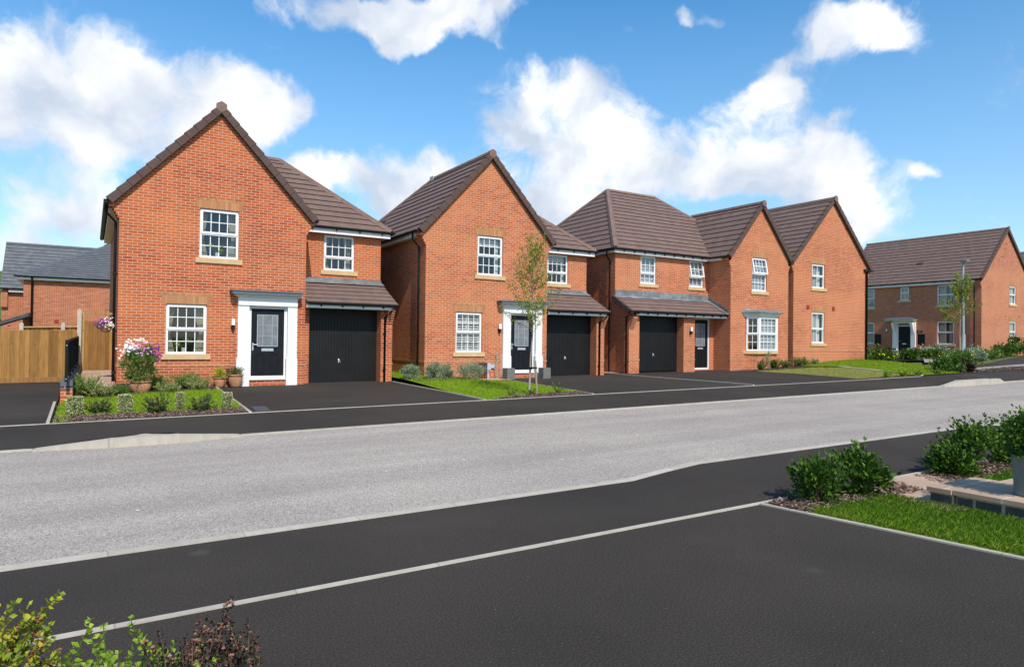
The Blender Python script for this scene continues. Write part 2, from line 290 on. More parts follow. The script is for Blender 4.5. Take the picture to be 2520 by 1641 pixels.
island('leaf_tree', [(0, (0.156, 0.221, 0.026)), (0.5, (0.260, 0.338, 0.046)), (0.9, (0.390, 0.403, 0.065)), (1, (0.416, 0.221, 0.078))], 0.55, 0.25, 0.35)
island('leaf_golden', [(0, (0.103, 0.172, 0.014)), (0.4, (0.230, 0.333, 0.023)), (0.8, (0.483, 0.483, 0.034)), (1, (0.552, 0.414, 0.057))], 0.5, 0.3, 0.35)
island('leaf_lime', [(0, (0.184, 0.299, 0.023)), (0.5, (0.310, 0.460, 0.040)), (1, (0.483, 0.575, 0.081))], 0.5, 0.3, 0.4)
island('leaf_purple', [(0, (0.012, 0.016, 0.010)), (0.5, (0.035, 0.022, 0.016)), (0.85, (0.075, 0.035, 0.022)), (1, (0.10, 0.11, 0.05))], 0.5, 0.3, 0.15)
island('seed_heads', [(0, (0.12, 0.045, 0.03)), (0.6, (0.22, 0.10, 0.07)), (1, (0.34, 0.20, 0.15))], 0.9, 0.1, 0)
island('seed_brown', [(0, (0.16, 0.06, 0.03)), (1, (0.33, 0.15, 0.08))], 0.9, 0.1, 0)
island('leaf_yellow', [(0, (0.25, 0.27, 0.02)), (0.5, (0.45, 0.47, 0.03)), (1, (0.62, 0.60, 0.06))], 0.55, 0.25, 0.3)
island('petal_white', [(0, (0.70, 0.68, 0.62)), (1, (0.85, 0.84, 0.82))], 0.7, 0.1, 0.25)
island('petal_pink', [(0, (0.50, 0.30, 0.62)), (0.5, (0.62, 0.14, 0.42)), (1, (0.75, 0.45, 0.65))], 0.7, 0.1, 0.25)
island('petal_purple', [(0, (0.06, 0.012, 0.14)), (0.7, (0.13, 0.02, 0.24)), (1, (0.45, 0.05, 0.35))], 0.7, 0.1, 0.2)
island('petal_yellow', [(0, (0.70, 0.50, 0.01)), (1, (0.85, 0.65, 0.03))], 0.7, 0.1, 0.2)
def timber(name, a, b):
    k = NT(name); g = k.n('ShaderNodeNewGeometry'); v = k.obj()
    st = k.n('ShaderNodeVectorMath', operation='MULTIPLY'); k.l(v, st.inputs[0]); st.inputs[1].default_value = (9, 9, 1.1)
    c = k.ramp(k.noise(st.outputs[0], 2.0, 6, 0.6), [(0.3, a), (0.7, b)])
    c = k.mix(1.0, c, k.ramp(g.outputs['Random Per Island'], [(0, (0.60, 0.58, 0.54)), (1, (1.15, 1.13, 1.08))]), 'MULTIPLY')
    kn = k.n('ShaderNodeTexVoronoi'); kn.inputs['Scale'].default_value = 4.2; k.l(v, kn.inputs['Vector'])
    c = k.mix(k.ramp(kn.outputs['Distance'], [(0.04, (0.8, 0.8, 0.8)), (0.12, (0, 0, 0))]), c, (0.10, 0.045, 0.015))
    k.fin(c, 0.85, 0.15)
timber('timber_brown', (0.26, 0.130, 0.040), (0.39, 0.215, 0.075))
timber('timber_pale', (0.42, 0.27, 0.12), (0.55, 0.39, 0.20))
def paving():
    k = NT('sandstone_paving'); v = k.uv()
    t = k.n('ShaderNodeTexBrick'); k.l(v, t.inputs['Vector']); t.inputs['Scale'].default_value = 1; t.inputs['Brick Width'].default_value = 0.6
    t.inputs['Row Height'].default_value = 0.45; t.inputs['Mortar Size'].default_value = 0.012; t.inputs['Mortar Smooth'].default_value = 0.4
    t.inputs['Color1'].default_value = (0.38, 0.255, 0.175, 1); t.inputs['Color2'].default_value = (0.46, 0.325, 0.23, 1); t.inputs['Mortar'].default_value = (0.55, 0.44, 0.32, 1)
    c = k.mix(1.0, t.outputs['Color'], k.ramp(k.noise(v, 3, 6, 0.65), [(0.3, (0.85, 0.84, 0.82)), (0.7, (1.16, 1.16, 1.16))]), 'MULTIPLY')
    k.fin(c, 0.85, 0.2)
paving()
plain('slab_edge', (0.55, 0.44, 0.33), 0.85, 0.2, 0.12, 9)
def lamp_glow():
    k = NT('lamp_white'); k.fin((0.85, 0.86, 0.88), 0.4, 0.4)
lamp_glow()

# ---------------------------------------------------------------- mesh helper
class MB:
    def __init__(s): s.v = []; s.f = []; s.uv = []
    def face(s, pts, uvs=None):
        i = len(s.v); pts = [Vector(p) for p in pts]; s.v += pts; s.f.append(tuple(range(i, i + len(pts))))
        if uvs is None:
            n = Vector((0, 0, 0))
            for a in range(len(pts)):
                p, q = pts[a], pts[(a + 1) % len(pts)]
                n += Vector(((p.y - q.y) * (p.z + q.z), (p.z - q.z) * (p.x + q.x), (p.x - q.x) * (p.y + q.y)))
            ax, ay, az_ = abs(n.x), abs(n.y), abs(n.z)
            if az_ >= ax and az_ >= ay: uvs = [(p.x, p.y) for p in pts]
            elif ay >= ax: uvs = [(p.x, p.z) for p in pts]
            else: uvs = [(p.y, p.z) for p in pts]
        s.uv += uvs
    def box(s, x0, x1, y0, y1, z0, z1, mat=None):
        c = [Vector((x, y, z)) for x in (x0, x1) for y in (y0, y1) for z in (z0, z1)]
        if mat is not None: c = [mat @ p for p in c]
        for q in ((0, 1, 3, 2), (4, 6, 7, 5), (0, 4, 5, 1), (2, 3, 7, 6), (0, 2, 6, 4), (1, 5, 7, 3)):
            s.face([c[k] for k in q])
    def prism(s, poly, a, b):   # poly: list of 3d points; extruded from offset a to offset b (vectors)
        A = [Vector(p) + Vector(a) for p in poly]; B = [Vector(p) + Vector(b) for p in poly]
        s.face(A); s.face(B[::-1])
        for i in range(len(A)):
            j = (i + 1) % len(A); s.face([A[i], B[i], B[j], A[j]])
    def tube(s, pts, rad, n=8, cap=True):
        pts = [Vector(p) for p in pts]; rads = rad if isinstance(rad, (list, tuple)) else [rad] * len(pts)
        rings = []
        for i, p in enumerate(pts):
            d = (pts[min(i + 1, len(pts) - 1)] - pts[max(i - 1, 0)]).normalized()
            a = d.orthogonal().normalized() if abs(d.z) > 0.95 else d.cross(Vector((0, 0, 1))).normalized()
            b = d.cross(a)
            rings.append([p + (a * math.cos(t) + b * math.sin(t)) * rads[i] for t in [2 * math.pi * k / n for k in range(n)]])
        base = len(s.v)
        for r in rings: s.v += r
        for i in range(len(rings) - 1):
            for k in range(n):
                q = (base + i * n + k, base + i * n + (k + 1) % n, base + (i + 1) * n + (k + 1) % n, base + (i + 1) * n + k)
                s.f.append(q); s.uv += [(k / n, i), ((k + 1) / n, i), ((k + 1) / n, i + 1), (k / n, i + 1)]
        if cap:
            for ring0 in (base, base + (len(rings) - 1) * n):
                s.f.append(tuple(range(ring0, ring0 + n))); s.uv += [(0, 0)] * n
    def lathe(s, prof, cx, cy, n=28):
        base = len(s.v)
        for r, z in prof:
            for k in range(n):
                t = 2 * math.pi * k / n; s.v.append(Vector((cx + r * math.cos(t), cy + r * math.sin(t), z)))
        for i in range(len(prof) - 1):
            for k in range(n):
                s.f.append((base + i * n + k, base + i * n + (k + 1) % n, base + (i + 1) * n + (k + 1) % n, base + (i + 1) * n + k))
                s.uv += [(k / n, i), ((k + 1) / n, i), ((k + 1) / n, i + 1), (k / n, i + 1)]
    def build(s, name, mat, parent=None, org=None, smooth=False):
        me = bpy.data.meshes.new(name)
        off = Vector(org) if org is not None else (parent_org(parent) if parent else Vector((0, 0, 0)))
        me.from_pydata([tuple(p - off) for p in s.v], [], s.f)
        ul = me.uv_layers.new(name='UVMap')
        flat = [c for q in s.uv for c in q]
        if len(flat) == 2 * len(ul.data): ul.data.foreach_set('uv', flat)
        me.materials.append(M[mat]); 
        if smooth: me.polygons.foreach_set('use_smooth', [True] * len(me.polygons))
        me.update()
        o = bpy.data.objects.new(name, me); col.objects.link(o)
        if parent: o.parent = parent
        else: o.location = off
        return o
ORG = {}
def parent_org(p):
    return ORG.get(p.name, Vector((0, 0, 0)))
def thing(name, loc, label, cat, group=None):
    o = bpy.data.objects.new(name, None); col.objects.link(o); o.location = loc; ORG[o.name] = Vector(loc)
    o.empty_display_size = 0.3
    tag(o, label, cat, group); return o
def tag(o, label=None, cat=None, group=None, kind=None):
    if label: o['label'] = label
    if cat: o['category'] = cat
    if group: o['group'] = group
    if kind: o['kind'] = kind
    return o
def sub_(mb, name, mat, part, smooth=False):    # a sub-part of a part, both in world coordinates
    o = mb.build(name, mat, None, org=ORG.get(part.parent.name, Vector((0, 0, 0))) if part.parent else Vector(part.location), smooth=smooth)
    o.location = (0, 0, 0); o.parent = part; return o

def clip(poly, f):                               # keep the side where f(p) >= 0
    out = []
    for i in range(len(poly)):
        a, b = poly[i], poly[(i + 1) % len(poly)]; fa, fb = f(a), f(b)
        if fa >= 0: out.append(a)
        if (fa > 0 and fb < 0) or (fa < 0 and fb > 0):
            t = fa / (fa - fb); out.append(tuple(a[k] + t * (b[k] - a[k]) for k in range(len(a))))
    return out
def box2(poly, xa, xb, ya, yb):
    for f in (lambda p: p[0] - xa, lambda p: xb - p[0], lambda p: p[1] - ya, lambda p: yb - p[1]):
        poly = clip(poly, f)
        if len(poly) < 3: return None
    return poly
def wall(mb, org, ux, inn, poly, holes, rev=0.10):
    """brick skin: poly in (u, z) convex, with rectangular holes and their reveals"""
    org = Vector(org); ux = Vector(ux); inn = Vector(inn)
    P = lambda u, z, d=0: org + ux * u + Vector((0, 0, z)) + inn * d
    xs = sorted(set([min(p[0] for p in poly), max(p[0] for p in poly)] + [h[0] for h in holes] + [h[1] for h in holes]))
    for xa, xb in zip(xs, xs[1:]):
        cut = sorted([(h[2], h[3]) for h in holes if h[0] < xb - 1e-6 and h[1] > xa + 1e-6])
        z = -99
        segs = []
        for a, b in cut: segs.append((z, a)); z = b
        segs.append((z, 99))
        for a, b in segs:
            q = box2(poly, xa, xb, a, b)
            if q:
                pts = [P(u, v) for u, v in q]
                k = abs(ux.x) > 0.5
                mb.face(pts, [((p.x if k else p.y), p.z) for p in pts])
    for xa, xb, za, zb in holes:
        mb.face([P(xa, za), P(xa, za, rev), P(xa, zb, rev), P(xa, zb)]); mb.face([P(xb, za), P(xb, zb), P(xb, zb, rev), P(xb, za, rev)])
        mb.face([P(xa, zb), P(xa, zb, rev), P(xb, zb, rev), P(xb, zb)]); mb.face([P(xa, za), P(xb, za), P(xb, za, rev), P(xa, za, rev)])
def slope(mb, org, uax, vax, poly, g=0.34, t=0.032):
    """tiled roof slope with stepped courses; poly convex in (u, v), v = 0 at the eaves"""
    org = Vector(org); uax = Vector(uax); vax = Vector(vax).normalized(); n = uax.cross(vax).normalized()
    if n.z < 0: n = -n
    vmin = min(p[1] for p in poly); vmax = max(p[1] for p in poly)
    i0 = int(math.floor(vmin / g)); i1 = int(math.ceil(vmax / g))
    for i in range(i0, i1):
        q = clip(clip(poly, lambda p: p[1] - i * g), lambda p: (i + 1) * g - p[1])
        if len(q) < 3: continue
        h = lambda v: t * (1 - (v - i * g) / g)
        mb.face([org + uax * u + vax * v + n * h(v) for u, v in q], [(u, v) for u, v in q])
        lo = [p for p in q if abs(p[1] - i * g) < 1e-6]
        if len(lo) >= 2:
            ua = min(p[0] for p in lo); ub = max(p[0] for p in lo); v = i * g
            mb.face([org + uax * a + vax * v + n * b for a, b in ((ua, t), (ub, t), (ub, -0.002), (ua, -0.002))], [(ua, v), (ub, v), (ub, v), (ua, v)])
    mb.face([org + uax * u + vax * v - n * 0.05 for u, v in poly][::-1], [(u, v) for u, v in poly][::-1])
def ridge_run(mb, a, b, r=0.12, L=0.45, drop=0.07):
    """overlapping angular ridge or hip tiles from a to b"""
    a = Vector(a); b = Vector(b); d = b - a; n = max(1, int(round(d.length / L))); d.normalize(); st = (b - a).length / n
    s = d.cross(Vector((0, 0, 1))).normalized(); up = s.cross(d).normalized()
    for i in range(n):
        p = a + d * st * i; q = p + d * (st - 0.008); k0 = 1.0; k1 = 0.93
        ring = []
        for P_, k in ((p, k1), (q, k0)):
            ring.append([P_ + s * (-r * k) + up * (-drop), P_ + s * (-r * 0.45 * k) + up * 0.045 * k, P_ + s * (r * 0.45 * k) + up * 0.045 * k, P_ + s * (r * k) + up * (-drop)])
        for j in range(3): mb.face([ring[0][j], ring[0][j + 1], ring[1][j + 1], ring[1][j]])
        mb.face(ring[0]); mb.face(ring[1][::-1])
def verge(mb, a, b, out, w=0.09, hgt=0.15, L=0.34):
    """stepped dry-verge caps running up a gable edge from a (eaves) to b (ridge); out = outward horizontal unit"""
    a = Vector(a); b = Vector(b); out = Vector(out); d = b - a; n = int(round(d.length / L)); st = d.length / n; d.normalize()
    up = out.cross(d).normalized()
    if up.z < 0: up = -up
    for i in range(n):
        p = a + d * st * i; q = a + d * st * (i + 1) + d * 0.01
        t0, t1 = 0.055, 0.028
        A = [p + up * t0, q + up * t1, q - up * hgt, p - up * hgt]
        mb.prism([x - out * 0.05 for x in A], (0, 0, 0), out * (w + 0.05))
def gutter(mb, a, b, r=0.058):
    a = Vector(a); b = Vector(b); d = (b - a).normalized(); s = d.cross(Vector((0, 0, 1))).normalized()
    prof = [(-r, 0.02), (-r * 0.92, -0.018), (-r * 0.55, -0.045), (0, -0.055), (r * 0.55, -0.045), (r * 0.92, -0.018), (r, 0.02), (r * 0.8, 0.024), (0, -0.03), (-r * 0.8, 0.024)]
    A = [a + s * x + Vector((0, 0, z)) for x, z in prof]; B = [b + s * x + Vector((0, 0, z)) for x, z in prof]
    for i in range(len(prof)):
        j = (i + 1) % len(prof); mb.face([A[i], B[i], B[j], A[j]])
    mb.face(A[::-1]); mb.face(B)
def brackets(mb, a, b, inn, step=0.9):
    a = Vector(a); b = Vector(b); inn = Vector(inn); L = (b - a).length; d = (b - a).normalized(); n = max(1, int(L / step))
    for i in range(n):
        p = a + d * (L * (i + 0.5) / n)
        q = [p + Vector((0, 0, -0.01)), p + Vector((0, 0, -0.07)), p + inn * 0.06 + Vector((0, 0, -0.085)), p + inn * 0.06 + Vector((0, 0, -0.01))]
        mb.prism(q, -d * 0.014, d * 0.014)
def downpipe(house, pts, r=0.034, clips=()):
    mb = MB(); mb.tube(pts, r, 10)
    for c in clips: mb.tube([Vector(c) - Vector((0.055, 0, 0)), Vector(c) + Vector((0.055, 0, 0))], 0.016, 6); mb.tube([Vector(c) - Vector((0, 0, 0.03)), Vector(c) + Vector((0, 0, 0.03))], r * 1.25, 10)
    return mb.build('downpipe', 'black_plastic', house, smooth=True)

# ---------------------------------------------------------------- windows (local frame: x right, y into the wall, z up)
def place(o, parent, loc, rz):
    off = parent_org(parent); o.location = Vector(loc) - off; o.rotation_euler = (0, 0, rz); o.parent = parent
def pane_bars(mb, x0, x1, z0, z1, nx, nz, y=0.078, b=0.011, T=None):
    for i in range(1, nx):
        x = x0 + (x1 - x0) * i / nx; mb.box(x - b, x + b, y - 0.010, y + 0.012, z0, z1, T)
    for i in range(1, nz):
        z = z0 + (z1 - z0) * i / nz; mb.box(x0, x1, y - 0.012, y + 0.010, z - b, z + b, T)
def frame4(mb, x0, x1, z0, z1, t, ya, yb, T=None):
    mb.box(x0, x0 + t, ya, yb, z0, z1, T); mb.box(x1 - t, x1, ya, yb, z0, z1, T)
    mb.box(x0 + t, x1 - t, ya, yb, z0, z0 + t, T); mb.box(x0 + t, x1 - t, ya, yb, z1 - t, z1, T)
def wavy(mb, x0, x1, z0, z1, y, amp=0.02, n=14, gather=None):
    for i in range(n):
        def pt(k, z):
            f = k / n; x = x0 + (x1 - x0) * f
            if gather and z < gather[0] + 0.02 and z > gather[0] - 0.02: x = gather[1] + (x - gather[1]) * 0.35
            return Vector((x, y + amp * math.sin(k * 2.1), z))
        zs = [z1, gather[0], z0] if gather else [z1, z0]
        for a, b in zip(zs, zs[1:]): mb.face([pt(i, a), pt(i + 1, a), pt(i + 1, b), pt(i, b)])
def window(house, loc, w, h, rz=0, split=0.5, cols=4, rt=2, rb=2, sill=True, arch=True, fill=None, opened=False, rev=0.045, bars=True, mat='white_plastic', sillw=0.1):
    y0 = rev; zs = h * split
    mb = MB(); frame4(mb, 0, w, 0, h, 0.045, y0 + 0.012, y0 + 0.085)
    mb.box(0.02, w - 0.02, y0 - 0.03, y0 + 0.02, -0.005, 0.028)                       # cill nose
    mb.box(0.045, w - 0.045, y0 + 0.012, y0 + 0.085, zs - 0.03, zs + 0.02)            # transom
    frame4(mb, 0.03, w - 0.03, 0.025, zs - 0.012, 0.032, y0 + 0.006, y0 + 0.07)
    if bars and cols: pane_bars(mb, 0.062, w - 0.062, 0.06, zs - 0.045, cols, rb, y0 + 0.05)
    T = None
    if opened: T = Matrix.Translation((0, y0, h - 0.03)) @ Matrix.Rotation(R(-11), 4, 'X') @ Matrix.Translation((0, -y0, -(h - 0.03)))
    sm = MB() if opened else mb
    frame4(sm, 0.024, w - 0.024, zs - 0.008, h - 0.024, 0.058, y0 - 0.012, y0 + 0.05, T)
    if bars and cols: pane_bars(sm, 0.08, w - 0.08, zs + 0.05, h - 0.08, cols, rt, y0 + 0.03, T=T)
    mb.box(0.2 * w, 0.8 * w, y0 - 0.0, y0 + 0.014, h - 0.022, h - 0.008)              # trickle vent
    wo_ = mb.build('window', mat, None); place(wo_, house, loc, rz)
    def kid(m_, nm, mt):
        o = m_.build(nm, mt, None); o.parent = wo_; return o
    if opened: kid(sm, 'sash', mat)
    g = MB(); yg = y0 + 0.055
    g.face([(0.04, yg, 0.03), (w - 0.04, yg, 0.03), (w - 0.04, yg, zs), (0.04, yg, zs)])
    top = [(0.04, yg - 0.02, zs), (w - 0.04, yg - 0.02, zs), (w - 0.04, yg - 0.02, h - 0.04), (0.04, yg - 0.02, h - 0.04)]
    g.face([T @ Vector(p) for p in top] if T else top)
    kid(g, 'window_pane', 'glass')
    if sill:
        s = MB(); s.box(-sillw, w + sillw, -0.045, y0 + 0.09, -0.145, -0.006); kid(s, 'window_sill', 'stone_sill')
    if arch:
        a = MB(); d = 0.10; ht = 0.295; zz = h + 0.005
        n = 1; A = [(-0.055, zz), (w + 0.055, zz), (w + 0.055 + d, zz + ht), (-0.055 - d, zz + ht)]
        pts = [Vector((x, -0.004, z)) for x, z in A]
        a.prism(pts, (0, 0, 0), (0, 0.03, 0)); kid(a, 'brick_arch', 'brick_arch')
    if fill == 'curtains':
        c = MB(); wavy(c, 0.05, 0.05 + w * 0.2, 0.03, h - 0.05, y0 + 0.22, gather=(h * 0.42, 0.07)); kid(c, 'curtain', 'curtain_cream'); c = MB(); wavy(c, w - 0.05 - w * 0.26, w - 0.05, 0.03, h - 0.05, y0 + 0.22, gather=(h * 0.42, w - 0.08)); kid(c, 'curtain', 'curtain_cream')
    if fill == 'halfblind':
        c = MB(); c.box(0.05, w - 0.05, y0 + 0.16, y0 + 0.17, h * 0.74, h - 0.03); c.box(w * 0.80, w - 0.05, y0 + 0.2, y0 + 0.21, 0.03, h * 0.74); kid(c, 'window_blind', 'blind_white')
    if fill == 'shutters':
        c = MB()
        for (xa, xb) in ((0.05, w / 2 - 0.01), (w / 2 + 0.01, w - 0.05)):
            for (za, zb) in ((0.03, h * 0.49), (h * 0.52, h - 0.04)):
                frame4(c, xa, xb, za, zb, 0.045, y0 + 0.088, y0 + 0.118)
                k = int((zb - za - 0.1) / 0.075)
                for i in range(k):
                    z = za + 0.05 + (zb - za - 0.1) * (i + 0.5) / k
                    T2 = Matrix.Translation((0, y0 + 0.105, z)) @ Matrix.Rotation(R(38), 4, 'X')
                    c.box(xa + 0.045, xb - 0.045, -0.032, 0.032, -0.004, 0.004, T2)
        kid(c, 'shutters', 'blind_white')
    if fill in ('slats', 'slats_part', 'daynight'):
        c = MB(); x1 = w - 0.05 if fill != 'slats_part' else w * 0.62; st = 0.05 if fill != 'daynight' else 0.15
        z = 0.04 if fill != 'daynight' else 0.04; 
        while z < h - 0.06:
            T2 = Matrix.Translation((0, y0 + 0.11, z)) @ Matrix.Rotation(R(35), 4, 'X')
            if fill == 'daynight': c.box(0.05, x1, y0 + 0.092, y0 + 0.096, z, z + 0.085)
            else: c.box(0.05, x1, -0.02, 0.02, -0.0015, 0.0015, T2)
            z += st
        if fill == 'slats_part':
            c.box(w * 0.36, w * 0.40, y0 + 0.11, y0 + 0.12, 0.03, h - 0.05); c.box(w * 0.66, w - 0.05, y0 + 0.2, y0 + 0.21, 0.03, h - 0.05)
        if fill == 'daynight': c.box(0.05, w - 0.05, y0 + 0.12, y0 + 0.125, 0.03, h - 0.05)
        kid(c, 'window_blind', 'blind_white' if fill != 'daynight' else 'blind_blue')
    if fill == 'nets':
        c = MB(); wavy(c, 0.05, w * 0.42, 0.03, h - 0.05, y0 + 0.2, 0.012, 22); kid(c, 'curtain', 'curtain_cream'); c = MB(); wavy(c, w * 0.62, w - 0.05, 0.03, h - 0.05, y0 + 0.24, 0.012, 16); kid(c, 'curtain', 'curtain_cream')
    if fill == 'plain':
        c = MB(); c.box(0.05, w - 0.05, y0 + 0.12, y0 + 0.13, 0.03, h - 0.05); kid(c, 'curtain', 'curtain_cream')
    if not sill: return wo_
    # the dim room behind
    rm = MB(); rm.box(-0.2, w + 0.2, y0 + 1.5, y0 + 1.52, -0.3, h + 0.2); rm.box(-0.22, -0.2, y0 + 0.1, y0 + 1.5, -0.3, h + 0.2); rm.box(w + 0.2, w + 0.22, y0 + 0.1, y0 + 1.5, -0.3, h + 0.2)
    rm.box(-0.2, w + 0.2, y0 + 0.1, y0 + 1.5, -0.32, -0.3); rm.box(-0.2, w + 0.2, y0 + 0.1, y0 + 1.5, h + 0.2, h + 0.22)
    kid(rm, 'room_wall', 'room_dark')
    return wo_

def panel_door(house, x0, x1, z0, z1, y, handle='left', style='glazed'):
    mb = MB(); w = x1 - x0; h = z1 - z0
    mb.box(x0, x1, y, y + 0.045, z0, z1)
    for a, b in ((0.15, 0.42), (0.58, 0.85)):
        xa, xb = x0 + w * a, x0 + w * b
        for q in (0.03, 0.055): frame4(mb, xa + q - 0.03, xb - q + 0.03, z0 + h * 0.055 + q - 0.03, z0 + h * 0.345 - q + 0.03, 0.010, y - 0.009, y)
    if style == 'glazed':
        gx0, gx1, gz0, gz1 = x0 + w * 0.19, x0 + w * 0.80, z0 + h * 0.455, z0 + h * 0.91
        frame4(mb, gx0 - 0.035, gx1 + 0.035, gz0 - 0.035, gz1 + 0.035, 0.02, y - 0.014, y)
    else:
        for za, zb in ((0.40, 0.66), (0.70, 0.93)):
            for a, b in ((0.15, 0.42), (0.58, 0.85)): frame4(mb, x0 + w * a, x0 + w * b, z0 + h * za, z0 + h * zb, 0.012, y - 0.008, y)
    d = mb.build('front_door', 'door_black', house)
    if style == 'glazed':
        g = MB(); g.box(gx0, gx1, y - 0.006, y, gz0, gz1); sub_(g, 'door_glass', 'door_glass', d)
        g = MB(); frame4(g, gx0 - 0.012, gx1 + 0.012, gz0 - 0.012, gz1 + 0.012, 0.014, y - 0.010, y - 0.004)
        for f in (0.27, 0.73): g.box(gx0 + (gx1 - gx0) * f - 0.004, gx0 + (gx1 - gx0) * f + 0.004, y - 0.009, y - 0.005, gz0, gz1)
        for f in (0.33, 0.67): g.box(gx0, gx1, y - 0.009, y - 0.004, gz0 + (gz1 - gz0) * f - 0.004, gz0 + (gz1 - gz0) * f + 0.004)
        sub_(g, 'glazing_bars', 'pvc_grey', d)
    l = MB(); zc = z0 + h * 0.40 if style == 'glazed' else z0 + h * 0.365
    l.box(x0 + w * 0.32, x0 + w * 0.68, y - 0.016, y, zc - 0.04, zc + 0.04); l.box(x0 + w * 0.35, x0 + w * 0.65, y - 0.024, y - 0.014, zc - 0.022, zc + 0.028)
    sub_(l, 'letterbox', 'steel', d)
    k = MB(); hx = x0 + 0.05 if handle == 'left' else x1 - 0.05; s = 1 if handle == 'left' else -1
    k.box(hx - 0.018, hx + 0.018, y - 0.014, y, z0 + h * 0.39, z0 + h * 0.50); k.tube([(hx, y - 0.045, z0 + h * 0.475), (hx + s * 0.13, y - 0.045, z0 + h * 0.475)], 0.011, 8); k.tube([(hx, y, z0 + h * 0.475), (hx, y - 0.05, z0 + h * 0.475)], 0.011, 8)
    sub_(k, 'door_handle', 'steel', d)
    return d
def garage_door(house, x0, x1, z0, z1, y):
    mb = MB(); n = 24; st = (x1 - x0) / n
    for i in range(n):
        a = x0 + i * st; mb.box(a + 0.008, a + st - 0.008, y - 0.012, y + 0.02, z0 + 0.02, z1)
    mb.box(x0, x1, y, y + 0.03, z0, z1)
    d = mb.build('garage_door', 'garage_black', house)
    k = MB(); cx = x0 + (x1 - x0) * 0.44; k.tube([(cx, y - 0.02, z0 + 0.74), (cx + 0.01, y - 0.05, z0 + 0.68), (cx + 0.05, y - 0.055, z0 + 0.64)], 0.012, 8); k.box(cx - 0.015, cx + 0.015, y - 0.03, y - 0.01, z0 + 0.62, z0 + 0.74)
    sub_(k, 'garage_handle', 'steel', d)
    return d
def wall_lamp(house, x, y, z):
    mb = MB(); mb.tube([(x, y, z), (x, y - 0.07, z)], 0.055, 14); mb.box(x - 0.03, x + 0.03, y - 0.10, y - 0.03, z - 0.09, z + 0.05)
    o = mb.build('wall_lamp', 'black_plastic', house)
    t = MB(); t.tube([(x, y - 0.09, z + 0.05), (x, y - 0.09, z + 0.22)], 0.042, 14); sub_(t, 'lamp_tube', 'lamp_white', o, True)
    return o

# ---------------------------------------------------------------- height of the land
PROF = [(-60, -0.12), (0, -0.13), (4.08, -0.15), (5.58, -0.20), (5.7, -0.22), (11.42, -0.22), (11.55, -0.21), (13.8, -0.12), (20.5, -0.03), (24.2, 0.0), (60, 0.0), (200, 0.0)]
def lin(t, pts):
    if t <= pts[0][0]: return pts[0][1]
    for (a, u), (b, v) in zip(pts, pts[1:]):
        if t <= b: return u + (v - u) * (t - a) / (b - a)
    return pts[-1][1]
def sm(t, a, b):
    t = max(0, min(1, (t - a) / (b - a))); return t * t * (3 - 2 * t)
def hz(x, y):
    X = max(-40, min(70, x)); s = 0.012 + (0.0067 - 0.012) * sm(y, 13.8, 20.5)
    z = lin(y, PROF) + s * X + sm(y, 12.5, 19) * lin(x, [(22.5, 0), (24, 0.03), (28, 0.20), (34, 0.47), (49, 0.50), (80, 0.5)])
    return z
def h_garden(x, y):                  # first garden rises to the house corner and the gate
    return hz(x, y) + sm(y, 16.5, 24.3) * 0.30 * (1 - sm(x, 1.2, 3.2))
def h_lawn2(x, y):                   # second lawn rises to the side of the house
    return hz(x, y) + 0.13 * sm(y, 15, 20) * (1 - sm(x, 9.8, 11.3))
def raise_far(x): return lin(x, [(-0.65, 0), (0.25, 0.105), (1.15, 0.105), (2.06, 0), (23.2, 0), (24.0, 0.15), (26.6, 0.15), (27.4, 0.0)])
def raise_near(x): return lin(x, [(5.0, 0), (5.9, 0.085), (12.8, 0.085), (13.7, 0.0)])
def sheet(mb, poly, h=hz, off=0.0, g=1.0):
    x0 = min(p[0] for p in poly); x1 = max(p[0] for p in poly); y0 = min(p[1] for p in poly); y1 = max(p[1] for p in poly)
    i = math.floor(x0 / g)
    while i * g < x1:
        j = math.floor(y0 / g)
        while j * g < y1:
            q = box2(poly, i * g, (i + 1) * g, j * g, (j + 1) * g)
            if q: mb.face([(p[0], p[1], h(p[0], p[1]) + off) for p in q], [tuple(p[:2]) for p in q])
            j += 1
        i += 1
def strip(mb, pts, w, top, depth=0.12, h=hz):
    """kerb or edging along a line; pts [(x, y)], w to the left side, top offset"""
    for (ax, ay), (bx, by) in zip(pts, pts[1:]):
        L = math.hypot(bx - ax, by - ay); n = max(1, int(L / 0.915)); nx, ny = -(by - ay) / L, (bx - ax) / L
        for i in range(n):
            P0 = (ax + (bx - ax) * i / n, ay + (by - ay) * i / n); P1 = (ax + (bx - ax) * (i + 1) / n, ay + (by - ay) * (i + 1) / n)
            t = top if callable(top) else (lambda x, y: h(x, y) + top)
            c = [P0, P1, (P1[0] + nx * w, P1[1] + ny * w), (P0[0] + nx * w, P0[1] + ny * w)]
            T = [Vector((x, y, t(x, y))) for x, y in c]; B = [p - Vector((0, 0, depth)) for p in T]
            L0 = L * i / n; L1 = L * (i + 1) / n; uvs = [(L0, 9), (L1, 9), (L1, 9 + w), (L0, 9 + w)]
            mb.face(T, uvs); mb.face([T[0], T[1], B[1], B[0]][::-1], [(L0, 9), (L1, 9), (L1, 9.1), (L0, 9.1)]); mb.face([T[3], T[2], B[2], B[3]], [(L0, 9), (L1, 9), (L1, 9.1), (L0, 9.1)])
            if i == 0: mb.face([T[0], T[3], B[3], B[0]])
            if i == n - 1: mb.face([T[1], T[2], B[2], B[1]])

